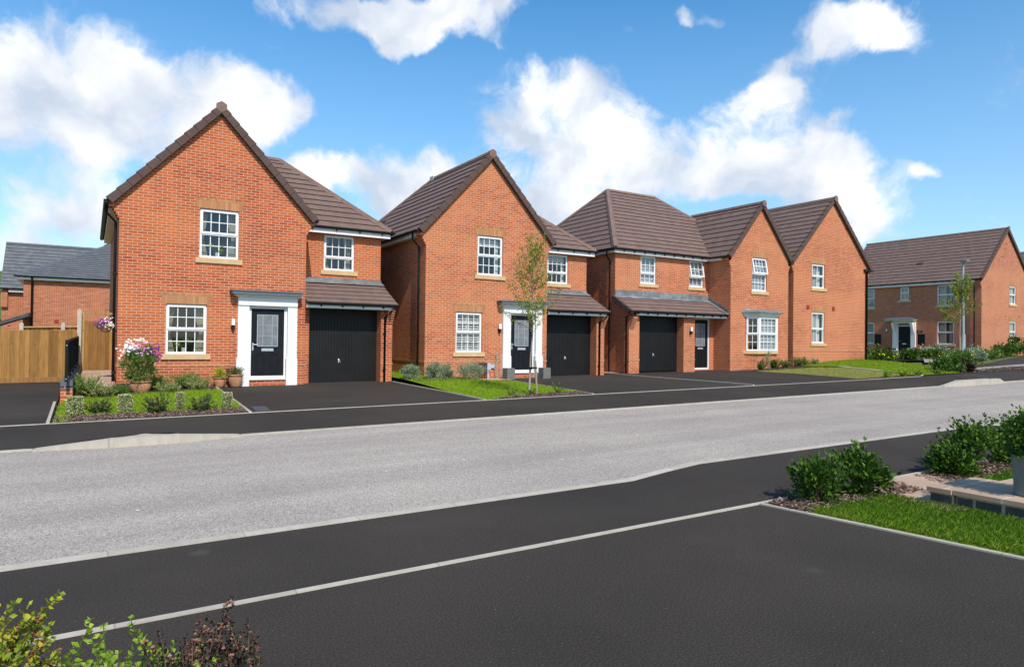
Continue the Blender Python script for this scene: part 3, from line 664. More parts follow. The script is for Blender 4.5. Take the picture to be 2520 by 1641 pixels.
# ---------------------------------------------------------------- ground, road and paths
g = MB()
def coarse(a, b, st):
    out = []; t = a
    while t < b: out.append(t); t += st
    return out + [b]
gx = [-900, -400, -150, -70] + coarse(-40, 70, 5) + [120, 300, 900]; gy = [-900, -300, -60, -20, -5, 0, 4.08, 5.58, 5.7, 11.42, 11.55, 12.5, 13.8, 15, 16.5, 18, 19, 20.5, 24.2, 30, 45, 60, 100, 300, 900]
for a, b in zip(gx, gx[1:]):
    for c, d in zip(gy, gy[1:]): g.face([(x, y, hz(x, y) - 0.07) for x, y in ((a, c), (b, c), (b, d), (a, d))])
tag(g.build('ground', 'ground_far'), kind='structure')
g = MB(); sheet(g, [(-60, 5.66), (90, 5.66), (90, 11.46), (-60, 11.46)], g=2.0)
g.v = [p + Vector((0, 0, 0.0)) for p in g.v]
tag(g.build('road', 'road_chippings'), kind='structure')
g = MB(); sheet(g, [(-60, 11.5), (27.6, 11.5), (27.6, 13.80), (-60, 13.80)], h=lambda x, y: hz(x, y) + raise_far(x) * (1 - sm(y, 11.5, 13.6)), off=0.006, g=0.5)
sheet(g, [(27.6, 11.5), (90, 11.5), (90, 13.8), (27.6, 13.8)], off=0.006, g=2)
tag(g.build('pavement', 'tarmac'), kind='structure')
g = MB(); sheet(g, [(-20, 4.1), (30, 4.1), (30, 5.60), (-20, 5.60)], h=lambda x, y: hz(x, y) + raise_near(x) * sm(y, 4.1, 5.5), off=0.006, g=0.5)
tag(g.build('pavement', 'tarmac'), kind='structure')
g = MB(); sheet(g, [(-14, -6), (6.5, -6), (5.42, 1.6), (5.14, 4.06), (-14, 4.06)], off=0.004, g=1)
tag(g.build('driveway', 'tarmac'), kind='structure')
def kerb_far_top(x, y): return hz(x, 11.5) + 0.016 + raise_far(x)
k = MB()
strip(k, [(-40, 11.42), (-0.65, 11.42)], 0.10, kerb_far_top); strip(k, [(2.06, 11.42), (23.2, 11.42)], 0.10, kerb_far_top)
strip(k, [(27.4, 11.42), (60, 11.42)], 0.10, kerb_far_top)
strip(k, [(-0.65, 11.36), (0.25, 11.13), (1.15, 11.13), (2.06, 11.40)], 0.155, kerb_far_top, 0.3)
strip(k, [(-0.65, 11.30), (2.06, 11.30)], 0.24, lambda x, y: kerb_far_top(x, y) - 0.004, 0.3)
strip(k, [(23.2, 11.36), (24.0, 11.20), (26.6, 11.20), (27.4, 11.40)], 0.155, kerb_far_top, 0.3)
strip(k, [(23.2, 11.34), (27.4, 11.34)], 0.2, lambda x, y: kerb_far_top(x, y) - 0.004, 0.3)
tag(k.build('kerb', 'kerb_concrete'), kind='structure')
k = MB(); strip(k, [(-20, 5.59), (30, 5.59)], 0.11, lambda x, y: hz(x, 5.6) + 0.014 + raise_near(x))
tag(k.build('kerb', 'kerb_concrete'), kind='structure')
k = MB(); strip(k, [(-20, 4.055), (22, 4.055)], 0.045, 0.014); strip(k, [(5.12, 4.05), (5.40, 1.6)], 0.045, 0.016)
tag(k.build('edging', 'kerb_concrete'), kind='structure')
k = MB(); strip(k, [(-30, 13.76), (26.5, 13.76)], 0.05, 0.014)
strip(k, [(-0.56, 13.8), (-0.60, 17.5)], 0.05, 0.03); strip(k, [(2.66, 13.8), (2.98, 20.4)], 0.055, 0.03)
strip(k, [(7.82, 13.8), (8.15, 20.3)], 0.05, 0.03); strip(k, [(11.0, 13.82), (11.85, 19.3)], 0.05, 0.03)
strip(k, [(17.18, 13.82), (17.75, 21.4)], 0.06, 0.04)
tag(k.build('edging', 'kerb_concrete'), kind='structure')
g = MB()
sheet(g, [(-16, 13.8), (-0.56, 13.8), (-0.62, 24.2), (-16, 24.2)], off=0.002)
tag(g.build('driveway', 'tarmac'), kind='structure')
g = MB(); sheet(g, [(2.66, 13.8), (7.85, 13.8), (8.2, 20.6), (8.2, 21.2), (3.0, 20.95), (2.98, 20.4)], off=0.004)
tag(g.build('driveway', 'tarmac'), kind='structure')
g = MB(); sheet(g, [(10.95, 13.8), (17.2, 13.8), (17.6, 21.2), (12.0, 21.0), (11.85, 19.2)], off=0.004)
tag(g.build('driveway', 'tarmac'), kind='structure')
g = MB(); sheet(g, [(17.2, 13.8), (22.9, 13.8), (24.1, 17.5), (24.4, 20.5), (23.6, 21.8), (18.2, 21.8), (17.75, 21.4)], off=0.02)
tag(g.build('driveway', 'tarmac'), kind='structure')
g = MB(); sheet(g, [(30.5, 13.8), (90, 13.8), (90, 17.0), (47, 18.6), (36.5, 15.9)], off=0.01, g=2); 
tag(g.build('driveway', 'tarmac'), kind='structure')
g = MB(); sheet(g, [(31.0, 14.3), (60, 16.2), (60, 16.6), (31.5, 14.75)], off=0.025, g=1)
tag(g.build('crossing_strip', 'path_grey'), kind='structure')
LAWNS = [
 ('lawn_bright', [(-0.5, 13.84), (2.62, 13.84), (2.93, 19.6), (0.8, 19.9), (-0.5, 18.0)], h_garden, 'grass_blades'),
 ('lawn_bright', [(7.88, 13.84), (10.95, 13.84), (11.75, 19.1), (9.3, 20.5), (9.3, 25), (8.25, 25), (8.2, 20.4)], h_lawn2, 'grass_blades'),
 ('lawn_dry', [(22.95, 13.84), (26.3, 13.84), (28.4, 17.6), (27.6, 18.9), (24.45, 19.6), (24.1, 17.5)], hz, 'grass_dry'),
 ('lawn_bright', [(26.4, 13.9), (29.6, 13.9), (31.5, 16.5), (33.0, 20.3), (28.0, 20.3), (27.7, 19.1), (28.5, 17.7)], lambda x, y: hz(x, y) + 0.03, 'grass_blades'),
]
for mt, poly, hf, gm in LAWNS:
    g = MB(); sheet(g, poly, hf, 0.012, 0.5); tag(g.build('lawn', mt), kind='structure')
g = MB(); sheet(g, [(5.455, 1.6), (5.9, -3), (8.6, -3), (8.6, 3.3), (7.0, 3.55), (5.176, 4.04)], off=0.01, g=0.5); sheet(g, [(7.6, 3.0), (14, 3.0), (14, 3.98), (7.9, 3.98)], off=0.012, g=0.5)
tag(g.build('lawn', 'lawn_bright'), kind='structure')
# garden paths
g = MB(); sheet(g, [(-0.3, 19.8), (0.56, 19.8), (0.56, 24.3), (-0.2, 24.3)], h_garden, 0.02, 0.5); tag(g.build('garden_path', 'sandstone_paving'), kind='structure')
g = MB(); sheet(g, [(9.4, 19.6), (12.1, 19.6), (12.1, 20.4), (9.4, 20.4)], h_lawn2, 0.016, 0.5); tag(g.build('garden_path', 'sandstone_paving'), kind='structure')
g = MB(); strip(g, [(28.55, 18.9), (26.7, 13.9)], 0.12, 0.045); tag(g.build('lawn_edging', 'edging_stone'), kind='structure')
g = MB(); sheet(g, [(17.5, 21.3), (18.25, 21.3), (18.25, 30), (17.0, 30)], off=0.03); tag(g.build('garden_path', 'sandstone_paving'), kind='structure')
g = MB(); sheet(g, [(33.0, 17.0), (46, 24.0), (49, 27.6), (49, 26.2), (40, 18.8), (35, 16.2)], off=0.03); tag(g.build('garden_path', 'path_grey'), kind='structure')
g = MB(); sheet(g, [(7.15, 4.05), (7.75, 4.05), (7.4, 2.7), (6.25, 3.0), (6.3, 3.45)], off=0.02, g=0.5); tag(g.build('garden_path', 'sandstone_paving'), kind='structure')
g = MB(); sheet(g, [(2.78, 13.95), (3.05, 13.95), (3.12, 14.9), (2.85, 14.9)], off=0.009); o_ = g.build('drain_cover', 'verge_grey'); tag(o_, 'dark flat utility cover at the left edge of the first driveway', 'cover')
hl = MB()
for i in range(24):
    a0, a1 = R(-36 + i * 1.6), R(-36 + (i + 1) * 1.6); f = lambda a: 12 + 20 * math.exp(-((math.degrees(a) + 7) / 9) ** 2) + 3 * math.sin(a * 60)
    p = lambda a, d, z: (d * math.sin(a), d * math.cos(a), z)
    hl.face([p(a0, 260, -1), p(a1, 260, -1), p(a1, 330, f(a1) * 0.8), p(a0, 330, f(a0) * 0.8)]); hl.face([p(a0, 330, f(a0) * 0.8), p(a1, 330, f(a1) * 0.8), p(a1, 500, f(a1)), p(a0, 500, f(a0))])
tag(hl.build('hills', 'hill_green'), kind='structure')
# ================================================================ the houses
_sub = sub_
def sub_(mb, name, mat, part, smooth=False):
    if name in SPLIT: return [_sub(p, name, mat, part, smooth) for p in pieces(mb)][0]
    return _sub(mb, name, mat, part, smooth)
ROOFM = {'tile': 'tile_brown', 'ridge': 'ridge_brown', 'verge': 'verge_brown'}
SPLIT = {'gutter', 'fascia_board', 'verge_tiles', 'brick_band', 'weep_vents', 'ridge_tiles', 'lead_flashing'}
def pieces(mb):
    """the far-apart pieces of a mesh under construction, as meshes of their own"""
    n = len(mb.f); par = list(range(n)); bb = []
    for f in mb.f:
        q = [mb.v[i] for i in f]; bb.append([min(p[k] for p in q) for k in range(3)] + [max(p[k] for p in q) for k in range(3)])
    def find(a):
        while par[a] != a: par[a] = par[par[a]]; a = par[a]
        return a
    for i in range(n):
        for j in range(i + 1, n):
            if all(bb[i][k] - 0.06 <= bb[j][k + 3] and bb[j][k] - 0.06 <= bb[i][k + 3] for k in range(3)):
                a, b = find(i), find(j)
                if a != b: par[a] = b
    out = {}; u = 0
    for i, f in enumerate(mb.f):
        g_ = out.setdefault(find(i), MB()); s_ = len(g_.v); g_.v += [mb.v[k] for k in f]; g_.f.append(tuple(range(s_, s_ + len(f)))); g_.uv += mb.uv[u:u + len(f)]; u += len(f)
    return list(out.values())
def solid(h, mb, name, mat, smooth=False):
    if name in SPLIT: return [p.build(name, mat, h, smooth=smooth) for p in pieces(mb)][0]
    return mb.build(name, mat, h, smooth=smooth)
def hexcap(mb, x, y, z, r=0.155):
    mb.prism([(x + r * math.sin(R(a)), y, z + r * math.cos(R(a))) for a in (0, 302, 242, 180, 118, 58)], (0, -0.045, 0), (0, 0.03, 0))
def house_gabled(x0, y0, z0, label, var):
    h = thing('house', (x0, y0, z0), label, 'house', 'houses along the street')
    W, RT, D = 4.806, 7.618, 9.3
    X = lambda v: x0 + v
    Y = lambda v: y0 + v
    Z = lambda v: z0 + v
    tn = 1.088; ze = 4.90            # gable roof surface height at the verge tip
    apex = ze + (W / 2 + 0.24) * tn
    # front gable wall
    mb = MB()
    top = lambda u: ze + (u + 0.24) * tn - 0.17
    poly = [(X(0), Z(-0.4)), (X(W), Z(-0.4)), (X(W), Z(top(0))), (X(W / 2), Z(top(W / 2))), (X(0), Z(top(0)))]
    holes = [(X(1.913), X(2.921), Z(3.545), Z(4.895)), (X(1.12), X(2.128), Z(0.898), Z(2.248)), (X(3.22), X(4.28), Z(0.2), Z(2.27))]
    wall(mb, (0, Y(0), 0), (1, 0, 0), (0, 1, 0), poly, holes)
    # side walls and recessed wing wall
    wall(mb, (X(0), 0, 0), (0, 1, 0), (1, 0, 0), [(Y(0), Z(-0.4)), (Y(D), Z(-0.4)), (Y(D), Z(4.85)), (Y(0), Z(4.85))], [])
    wall(mb, (X(W), 0, 0), (0, 1, 0), (-1, 0, 0), [(Y(0), Z(-0.4)), (Y(1.32), Z(-0.4)), (Y(1.32), Z(4.85)), (Y(0), Z(4.85))], [])
    wall(mb, (0, Y(1.32), 0), (1, 0, 0), (0, 1, 0), [(X(W), Z(2.3)), (X(RT), Z(2.3)), (X(RT), Z(4.85)), (X(W), Z(4.85))], [(X(5.713), X(6.713), Z(3.56), Z(4.69))])
    wall(mb, (X(RT), 0, 0), (0, 1, 0), (-1, 0, 0), [(Y(1.32), Z(-0.4)), (Y(D), Z(-0.4)), (Y(D), Z(4.85)), (Y(1.32), Z(4.85))], [])
    wall(mb, (0, Y(D), 0), (1, 0, 0), (0, -1, 0), [(X(0), Z(-0.4)), (X(RT), Z(-0.4)), (X(RT), Z(4.85)), (X(0), Z(4.85))], [])
    mb.face([(X(W), Y(0), Z(2.3)), (X(RT), Y(0.6), Z(2.3)), (X(RT), Y(D), Z(2.3)), (X(W), Y(D), Z(2.3))])
    # corbelled corners under the verges
    for i in range(6):
        o = 0.24 * (i + 1) / 6; za = 4.43 + 0.075 * i
        zb = za + 0.075
        mb.box(X(-o), X(0.002), Y(0.0015), Y(0.33), Z(za), Z(zb)); mb.box(X(W - 0.002), X(W + o), Y(0.0015), Y(0.33), Z(za), Z(zb))
    for s, a in ((1, -0.24), (-1, W + 0.24)):
        mb.prism([(X(a), Y(0.0015), Z(4.88)), (X(a + s * 0.245), Y(0.0015), Z(4.88)), (X(a + s * 0.245), Y(0.0015), Z(4.975))], (0, 0, 0), (0, 0.33, 0))
        mb.prism([(X(a + s * 0.002), Y(0.0025), Z(4.70)), (X(a + s * 0.25), Y(0.0025), Z(4.70)), (X(a + s * 0.25), Y(0.0025), Z(4.97)), (X(a + s * 0.002), Y(0.0025), Z(4.80))], (0, 0, 0), (0, 0.3, 0))
    # garage: pier, corbel, side, upstand
    mb.box(X(7.206), X(7.586), Y(0.118), Y(0.55), Z(-0.4), Z(2.42)); mb.box(X(7.486), X(7.586), Y(0.545), Y(1.33), Z(-0.4), Z(2.42))
    mb.box(X(W + 0.001), X(5.006), Y(0.30), Y(0.60), Z(-0.4), Z(2.42))
    for i in range(6):
        mb.box(X(7.37), X(7.589), Y(0.118 - 0.040 * (i + 1)), Y(0.13), Z(1.87 + 0.075 * i), Z(1.945 + 0.075 * i))
    w_ = solid(h, mb, 'wall', 'brick_red' if var == 1 else 'brick_orange')
    st = MB(); st.box(X(3.0), X(4.5), Y(-0.02), Y(0.2), Z(-0.3), Z(0.17)); sub_(st, 'door_step', 'brick_red', w_)
    bb = MB(); bb.box(X(-0.012), X(2.92), Y(-0.014), Y(0.05), Z(0.555), Z(0.63)); bb.box(X(4.55), X(W + 0.012), Y(-0.014), Y(0.05), Z(0.555), Z(0.63)); bb.box(X(7.2), X(7.60), Y(0.104), Y(0.14), Z(0.555), Z(0.63))
    bb.box(X(-0.014), X(0.05), Y(0), Y(D), Z(0.555), Z(0.63)); solid(h, bb, 'brick_band', 'brick_band')
    # roofs
    mb = MB(); c = 1 / math.sqrt(1 + tn * tn); vs = (c, 0, tn * c); L = (W / 2 + 0.24) / c
    slope(mb, (X(-0.27), 0, Z(ze - 0.03)), (0, 1, 0), (c, 0, tn * c), [(Y(-0.05), 0), (Y(8.5), 0), (Y(4.6), L + 0.03), (Y(-0.05), L + 0.03)])
    slope(mb, (X(W + 0.27), 0, Z(ze - 0.03)), (0, 1, 0), (-c, 0, tn * c), [(Y(-0.05), 0), (Y(2.4), 0), (Y(4.6), L + 0.03), (Y(-0.05), L + 0.03)])
    # rear hip of the gabled block
    e = Vector((X(-0.27), Y(8.5), Z(ze - 0.03))); e2 = Vector((X(W + 0.27), Y(8.5), Z(ze - 0.03))); ap = Vector((X(W / 2), Y(4.6), Z(apex)))
    mb.face([e, e2, ap])
    t2 = 0.80; c2 = 1 / math.sqrt(1 + t2 * t2); zr = 4.90 + 3.42 * t2; L2 = 3.42 / c2
    slope(mb, (0, Y(1.06), Z(4.90)), (1, 0, 0), (0, c2, t2 * c2), [(X(W / 2), 0), (X(7.90), 0), (X(5.02), L2), (X(W / 2), L2)])
    ap2 = Vector((X(5.02), Y(4.48), Z(zr)))
    mb.face([(X(7.90), Y(1.06), Z(4.90)), (X(7.90), Y(8.4), Z(4.90)), ap2]); mb.face([(X(7.90), Y(8.4), Z(4.90)), (X(W / 2), Y(8.4), Z(4.90)), (X(W / 2), Y(4.48), Z(zr)), ap2])
    # garage lean-to
    t3 = 0.51; c3 = 1 / math.sqrt(1 + t3 * t3)
    slope(mb, (0, Y(-0.18), Z(2.43)), (1, 0, 0), (0, c3, t3 * c3), [(X(W + 0.002), 0), (X(7.66), 0), (X(7.66), 1.5 / c3), (X(W + 0.002), 1.5 / c3)], g=0.30)
    rf = solid(h, mb, 'roof', ROOFM['tile'])
    mb = MB(); ridge_run(mb, (X(W / 2), Y(-0.08), Z(apex + 0.02)), (X(W / 2), Y(4.6), Z(apex + 0.02)))
    ridge_run(mb, (X(7.90), Y(1.03), Z(4.94)), (X(5.02), Y(4.48), Z(zr + 0.03))); ridge_run(mb, (X(5.02), Y(4.48), Z(zr + 0.03)), (X(W / 2), Y(4.48), Z(zr + 0.03)))
    ridge_run(mb, (X(-0.27), Y(8.5), Z(ze)), (X(W / 2), Y(4.6), Z(apex + 0.02)))
    hexcap(mb, X(W / 2), Y(-0.10), Z(apex - 0.05))
    sub_(mb, 'ridge_tiles', ROOFM['ridge'], rf)
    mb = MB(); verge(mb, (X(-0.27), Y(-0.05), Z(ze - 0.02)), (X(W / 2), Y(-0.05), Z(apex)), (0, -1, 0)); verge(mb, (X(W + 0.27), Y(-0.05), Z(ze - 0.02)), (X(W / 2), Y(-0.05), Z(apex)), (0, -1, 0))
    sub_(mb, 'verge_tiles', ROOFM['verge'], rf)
    mb = MB(); mb.box(X(W + 0.003), X(RT + 0.02), Y(1.30), Y(1.312), Z(3.12), Z(3.31))
    q = [Vector((X(W + 0.003), Y(1.06), Z(3.12))), Vector((X(RT + 0.06), Y(1.06), Z(3.12))), Vector((X(RT + 0.02), Y(1.30), Z(3.25))), Vector((X(W + 0.003), Y(1.30), Z(3.25)))]
    mb.face(q); sub_(mb, 'lead_flashing', 'lead', rf)
    if var == 2:
        mb = MB(); mb.box(X(2.28), X(2.52), Y(4.45), Y(4.75), Z(apex - 0.1), Z(apex + 0.078)); sub_(mb, 'lead_saddle', 'lead_light', rf)
        mb = MB(); p = Vector((X(-0.27 + 0.95), Y(5.6), Z(ze - 0.03 + 0.95 * tn))); mb.prism([p, p + Vector((0.28 * 1, 0, 0.28 * tn)), p + Vector((0.02, 0, 0.16))], (0, -0.14, 0), (0, 0.14, 0)); sub_(mb, 'roof_vent', 'verge_brown', rf)
    # fascias and soffits
    mb = MB()
    mb.box(X(-0.225), X(-0.205), Y(0.33), Y(8.3), Z(4.70), Z(4.87)); mb.box(X(-0.205), X(0.0), Y(0.33), Y(8.3), Z(4.705), Z(4.715))
    mb.box(X(W + 0.12), X(7.86), Y(1.10), Y(1.12), Z(4.70), Z(4.885)); mb.box(X(W), X(7.84), Y(1.12), Y(1.32), Z(4.72), Z(4.73)); mb.box(X(7.84), X(7.86), Y(1.12), Y(8.3), Z(4.715), Z(4.885)); mb.box(X(RT), X(7.84), Y(1.32), Y(8.3), Z(4.72), Z(4.73))
    mb.box(X(W + 0.003), X(7.50), Y(-0.13), Y(-0.11), Z(2.275), Z(2.40)); mb.box(X(W + 0.003), X(7.50), Y(-0.11), Y(0.56), Z(2.28), Z(2.29)); mb.box(X(7.50), X(7.52), Y(-0.11), Y(0.1), Z(2.28), Z(2.40))
    solid(h, mb, 'fascia_board', 'white_plastic')
    mb = MB(); gutter(mb, (X(-0.30), Y(0.0), Z(4.86)), (X(-0.30), Y(8.4), Z(4.86))); brackets(mb, (X(-0.245), Y(0.4), Z(4.87)), (X(-0.245), Y(8.2), Z(4.87)), (0, 0, 0) if 0 else (0.0, 0, 0.0))
    gutter(mb, (X(W + 0.10), Y(1.045), Z(4.895)), (X(7.97), Y(1.045), Z(4.895))); brackets(mb, (X(W + 0.1), Y(1.04), Z(4.87)), (X(7.95), Y(1.04), Z(4.87)), (0, 1, 0), 0.75)
    gutter(mb, (X(7.95), Y(1.0), Z(4.88)), (X(7.95), Y(8.4), Z(4.88)))
    gutter(mb, (X(W + 0.24), Y(-0.05), Z(4.88)), (X(W + 0.36), Y(-0.05), Z(4.88))) if 0 else mb.box(X(W + 0.22), X(W + 0.34), Y(-0.08), Y(0.9), Z(4.80), Z(4.87))
    mb.box(X(-0.33), X(-0.25), Y(-0.06), Y(0.02), Z(4.78), Z(4.87))
    gutter(mb, (X(W + 0.01), Y(-0.19), Z(2.415)), (X(7.70), Y(-0.19), Z(2.415))); brackets(mb, (X(W + 0.1), Y(-0.19), Z(2.39)), (X(7.5), Y(-0.19), Z(2.39)), (0, 1, 0), 0.62)
    solid(h, mb, 'gutter', 'black_plastic')
    downpipe(h, [(X(-0.30), Y(0.42), Z(4.80)), (X(-0.30), Y(0.42), Z(4.62)), (X(-0.07), Y(0.42), Z(4.36)), (X(-0.07), Y(0.42), Z(-0.1))], clips=[(X(-0.06), Y(0.42), Z(3.0)), (X(-0.06), Y(0.42), Z(1.5)), (X(-0.06), Y(0.42), Z(0.4))])
    downpipe(h, [(X(7.44), Y(-0.22), Z(2.34)), (X(7.44), Y(-0.2), Z(2.24)), (X(7.32), Y(0.06), Z(2.06)), (X(7.32), Y(0.07), Z(-0.05))], clips=[(X(7.32), Y(0.08), Z(1.55)), (X(7.32), Y(0.08), Z(0.4))])
    garage_door(h, X(5.006), X(7.206), Z(0.0), Z(2.30), Y(0.50))
    # doorway: frame, surround and canopy
    mb = MB(); frame4(mb, X(3.22), X(4.28), Z(0.2), Z(2.27), 0.075, Y(0.005), Y(0.09)); mb.box(X(3.20), X(4.30), Y(-0.06), Y(0.05), Z(0.165), Z(0.20)); solid(h, mb, 'door_frame', 'white_plastic')
    mb = MB()
    for a, b in ((2.92, 3.22), (4.28, 4.55)):
        mb.box(X(a), X(b), Y(-0.10), Y(0.0), Z(-0.1), Z(2.27)); mb.box(X(a - 0.035), X(b + 0.012), Y(-0.14), Y(0.0), Z(-0.12), Z(0.77))
        mb.box(X(a + 0.06), X(b - 0.06), Y(-0.103), Y(-0.09), Z(0.86), Z(2.20))
    mb.box(X(2.92), X(4.55), Y(-0.13), Y(0.0), Z(2.272), Z(2.50)); 
    for i, (o, z) in enumerate(((0.03, 2.50), (0.07, 2.525), (0.12, 2.55))): mb.box(X(2.92 - o), X(4.55 + o), Y(-0.13 - o), Y(0), Z(z), Z(z + 0.026))
    ps = solid(h, mb, 'door_surround', 'white_paint')
    mb = MB(); mb.box(X(2.73), X(4.64), Y(-0.31), Y(0.0), Z(2.58), Z(2.685)); mb.box(X(2.70), X(4.67), Y(-0.335), Y(0.0), Z(2.655), Z(2.69)); sub_(mb, 'canopy_cap', 'canopy_grey', ps)
    panel_door(h, X(3.295), X(4.205), Z(0.24), Z(2.19), Y(0.03))
    wall_lamp(h, X(2.80), Y(0.0), Z(1.66))
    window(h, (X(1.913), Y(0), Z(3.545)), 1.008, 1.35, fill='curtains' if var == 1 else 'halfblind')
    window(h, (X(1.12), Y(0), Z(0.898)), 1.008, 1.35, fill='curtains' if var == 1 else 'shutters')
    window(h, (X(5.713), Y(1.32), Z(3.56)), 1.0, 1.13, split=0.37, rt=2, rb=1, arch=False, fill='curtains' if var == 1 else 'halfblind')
    return h
house_gabled(0.587, 20.41, 0.0, 'nearest brick house with tall front gable and terracotta pots by its black door', 1)
house_gabled(9.274, 20.465, 0.065, 'gabled brick house with white shutters in its lower window, behind the young staked tree', 2)

# ---------------------------------------------------------------- third house: hipped roof, lean-to porch and gable with a bay window
h3 = thing('house', (18.3, 20.4, 0.18), 'brick house with hipped roof, white bay window, garage and door under one lean-to', 'house', 'houses along the street')
mb = MB()
wall(mb, (0, 21.68, 0), (1, 0, 0), (0, 1, 0), [(18.3, -0.2), (23.75, -0.2), (23.75, 5.2), (18.3, 5.2)], [(19.68, 20.57, 3.85, 5.03), (22.55, 23.44, 3.86, 5.04)])
wall(mb, (18.3, 0, 0), (0, 1, 0), (1, 0, 0), [(20.8, -0.2), (30, -0.2), (30, 5.2), (21.68, 5.2), (21.68, 3.33), (20.8, 2.62)], [])
wall(mb, (27.68, 0, 0), (0, 1, 0), (-1, 0, 0), [(20.4, -0.2), (30, -0.2), (30, 5.2), (20.4, 5.2)], [])
wall(mb, (0, 30, 0), (1, 0, 0), (0, -1, 0), [(18.3, -0.2), (27.68, -0.2), (27.68, 5.2), (18.3, 5.2)], [])
wall(mb, (23.75, 0, 0), (0, 1, 0), (1, 0, 0), [(20.4, -0.2), (22, -0.2), (22, 5.2), (20.4, 5.2)], [])
tg = 1.165; ze = 5.21; gc = 25.715; gw = (27.68 - 23.75) / 2
wall(mb, (0, 20.4, 0), (1, 0, 0), (0, 1, 0), [(23.75, -0.2), (27.68, -0.2), (27.68, ze + 0.02), (gc, ze + (gw + 0.2) * tg - 0.17), (23.75, ze + 0.02)], [(25.15, 26.15, 3.73, 5.23), (24.98, 26.65, 1.06, 2.56)])
for i in range(6):
    o = 0.2 * (i + 1) / 6
    for s, a in ((-1, 23.75), (1, 27.68)): mb.box(min(a, a + s * o), max(a, a + s * o), 20.4015, 20.72, 4.76 + 0.075 * i, 4.835 + 0.075 * i)
for s, a in ((1, 23.55), (-1, 27.88)): mb.prism([(a, 20.4015, 5.0), (a + s * 0.21, 20.4015, 5.0), (a + s * 0.21, 20.4015, 5.28), (a, 20.4015, 5.09)], (0, 0, 0), (0, 0.3, 0))
# piers
mb.box(18.302, 18.85, 20.8, 21.25, -0.2, 2.62); mb.box(21.34, 22.0, 20.8, 21.25, -0.2, 2.55); mb.box(21.34, 21.6, 21.2, 21.68, -0.2, 2.55)
mb.box(21.9, 22.05, 21.2, 21.70, -0.2, 2.55)
wall(mb, (0, 21.35, 0), (1, 0, 0), (0, 1, 0), [(22.0, -0.2), (23.76, -0.2), (23.76, 2.55), (22.0, 2.55)], [(22.42, 23.47, 0.21, 2.47)])
for i in range(6): mb.box(18.31, 18.55, 20.8 - 0.042 * (i + 1), 20.81, 1.93 + 0.075 * i, 2.005 + 0.075 * i)
# splayed brick under the bay
mb.prism([(24.72, 20.4, -0.2), (25.16, 20.08, -0.2), (26.40, 20.08, -0.2), (26.86, 20.4, -0.2)], (0, 0, 0), (0, 0, 1.12))
w3 = solid(h3, mb, 'wall', 'brick_orange')
mb = MB(); mb.box(18.29, 18.865, 20.786, 20.85, 0.62, 0.695); mb.box(21.33, 22.01, 20.786, 20.85, 0.62, 0.695); mb.box(23.735, 24.72, 20.386, 20.45, 0.62, 0.695); mb.box(26.86, 27.695, 20.386, 20.45, 0.62, 0.695)
mb.prism([(24.70, 20.4, 0.62), (25.155, 20.066, 0.62), (26.405, 20.066, 0.62), (26.88, 20.4, 0.62)], (0, 0, 0), (0, 0, 0.075)); solid(h3, mb, 'brick_band', 'brick_band')
tm = 0.815; cm = 1 / math.sqrt(1 + tm * tm); ym = 21.42; zm = 5.20; yr = 25.7; zr = zm + (yr - ym) * tm; Lm = (yr - ym) / cm
mb = MB()
slope(mb, (0, ym, zm), (1, 0, 0), (0, cm, tm * cm), [(18.06, 0), (27.95, 0), (24.2, Lm), (21.15, Lm)])
tl = (zr - zm) / (21.15 - 18.06); cl = 1 / math.sqrt(1 + tl * tl)
slope(mb, (18.06, 0, zm), (0, 1, 0), (cl, 0, tl * cl), [(ym, 0), (30.2, 0), (yr, (21.15 - 18.06) / cl)])
mb.face([(27.95, ym, zm), (27.95, 30.2, zm), (24.2, yr, zr)]); mb.face([(27.95, 30.2, zm), (18.06, 30.2, zm), (21.15, yr, zr), (24.2, yr, zr)])
cg = 1 / math.sqrt(1 + tg * tg); Lg = (gw + 0.22) / cg; za = ze + (gw + 0.2) * tg
slope(mb, (23.75 - 0.22, 0, ze - 0.03), (0, 1, 0), (cg, 0, tg * cg), [(20.35, 0), (22.2, 0), (24.9, Lg), (20.35, Lg)])
slope(mb, (27.68 + 0.22, 0, ze - 0.03), (0, 1, 0), (-cg, 0, tg * cg), [(20.35, 0), (22.2, 0), (24.9, Lg), (20.35, Lg)])
tp = 0.56; cp = 1 / math.sqrt(1 + tp * tp)
slope(mb, (0, 20.50, 2.615), (1, 0, 0), (0, cp, tp * cp), [(18.22, 0), (23.745, 0), (23.745, 1.2 / cp), (18.22, 1.2 / cp)], g=0.31)
rf = solid(h3, mb, 'roof', 'tile_brown')
mb = MB(); ridge_run(mb, (18.06, ym - 0.02, zm + 0.04), (21.15, yr, zr + 0.03), 0.14); ridge_run(mb, (21.15, yr, zr + 0.03), (24.2, yr, zr + 0.03)); ridge_run(mb, (27.95, ym, zm + 0.04), (24.2, yr, zr + 0.03))
ridge_run(mb, (gc, 20.30, za + 0.02), (gc, 24.6, za + 0.02)); ridge_run(mb, (18.06, 30.2, zm + 0.04), (21.15, yr, zr + 0.03)); hexcap(mb, gc, 20.25, za - 0.05)
sub_(mb, 'ridge_tiles', 'ridge_brown', rf)
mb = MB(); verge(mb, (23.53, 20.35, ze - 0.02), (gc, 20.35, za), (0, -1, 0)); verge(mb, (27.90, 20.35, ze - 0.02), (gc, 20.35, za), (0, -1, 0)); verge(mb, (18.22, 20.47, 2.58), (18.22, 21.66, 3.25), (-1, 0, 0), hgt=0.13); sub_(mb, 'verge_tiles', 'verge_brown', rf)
mb = MB(); mb.box(18.3, 23.74, 21.66, 21.674, 3.22, 3.52); mb.face([(18.2, 21.44, 3.19), (23.74, 21.44, 3.19), (23.74, 21.662, 3.30), (18.2, 21.662, 3.30)])
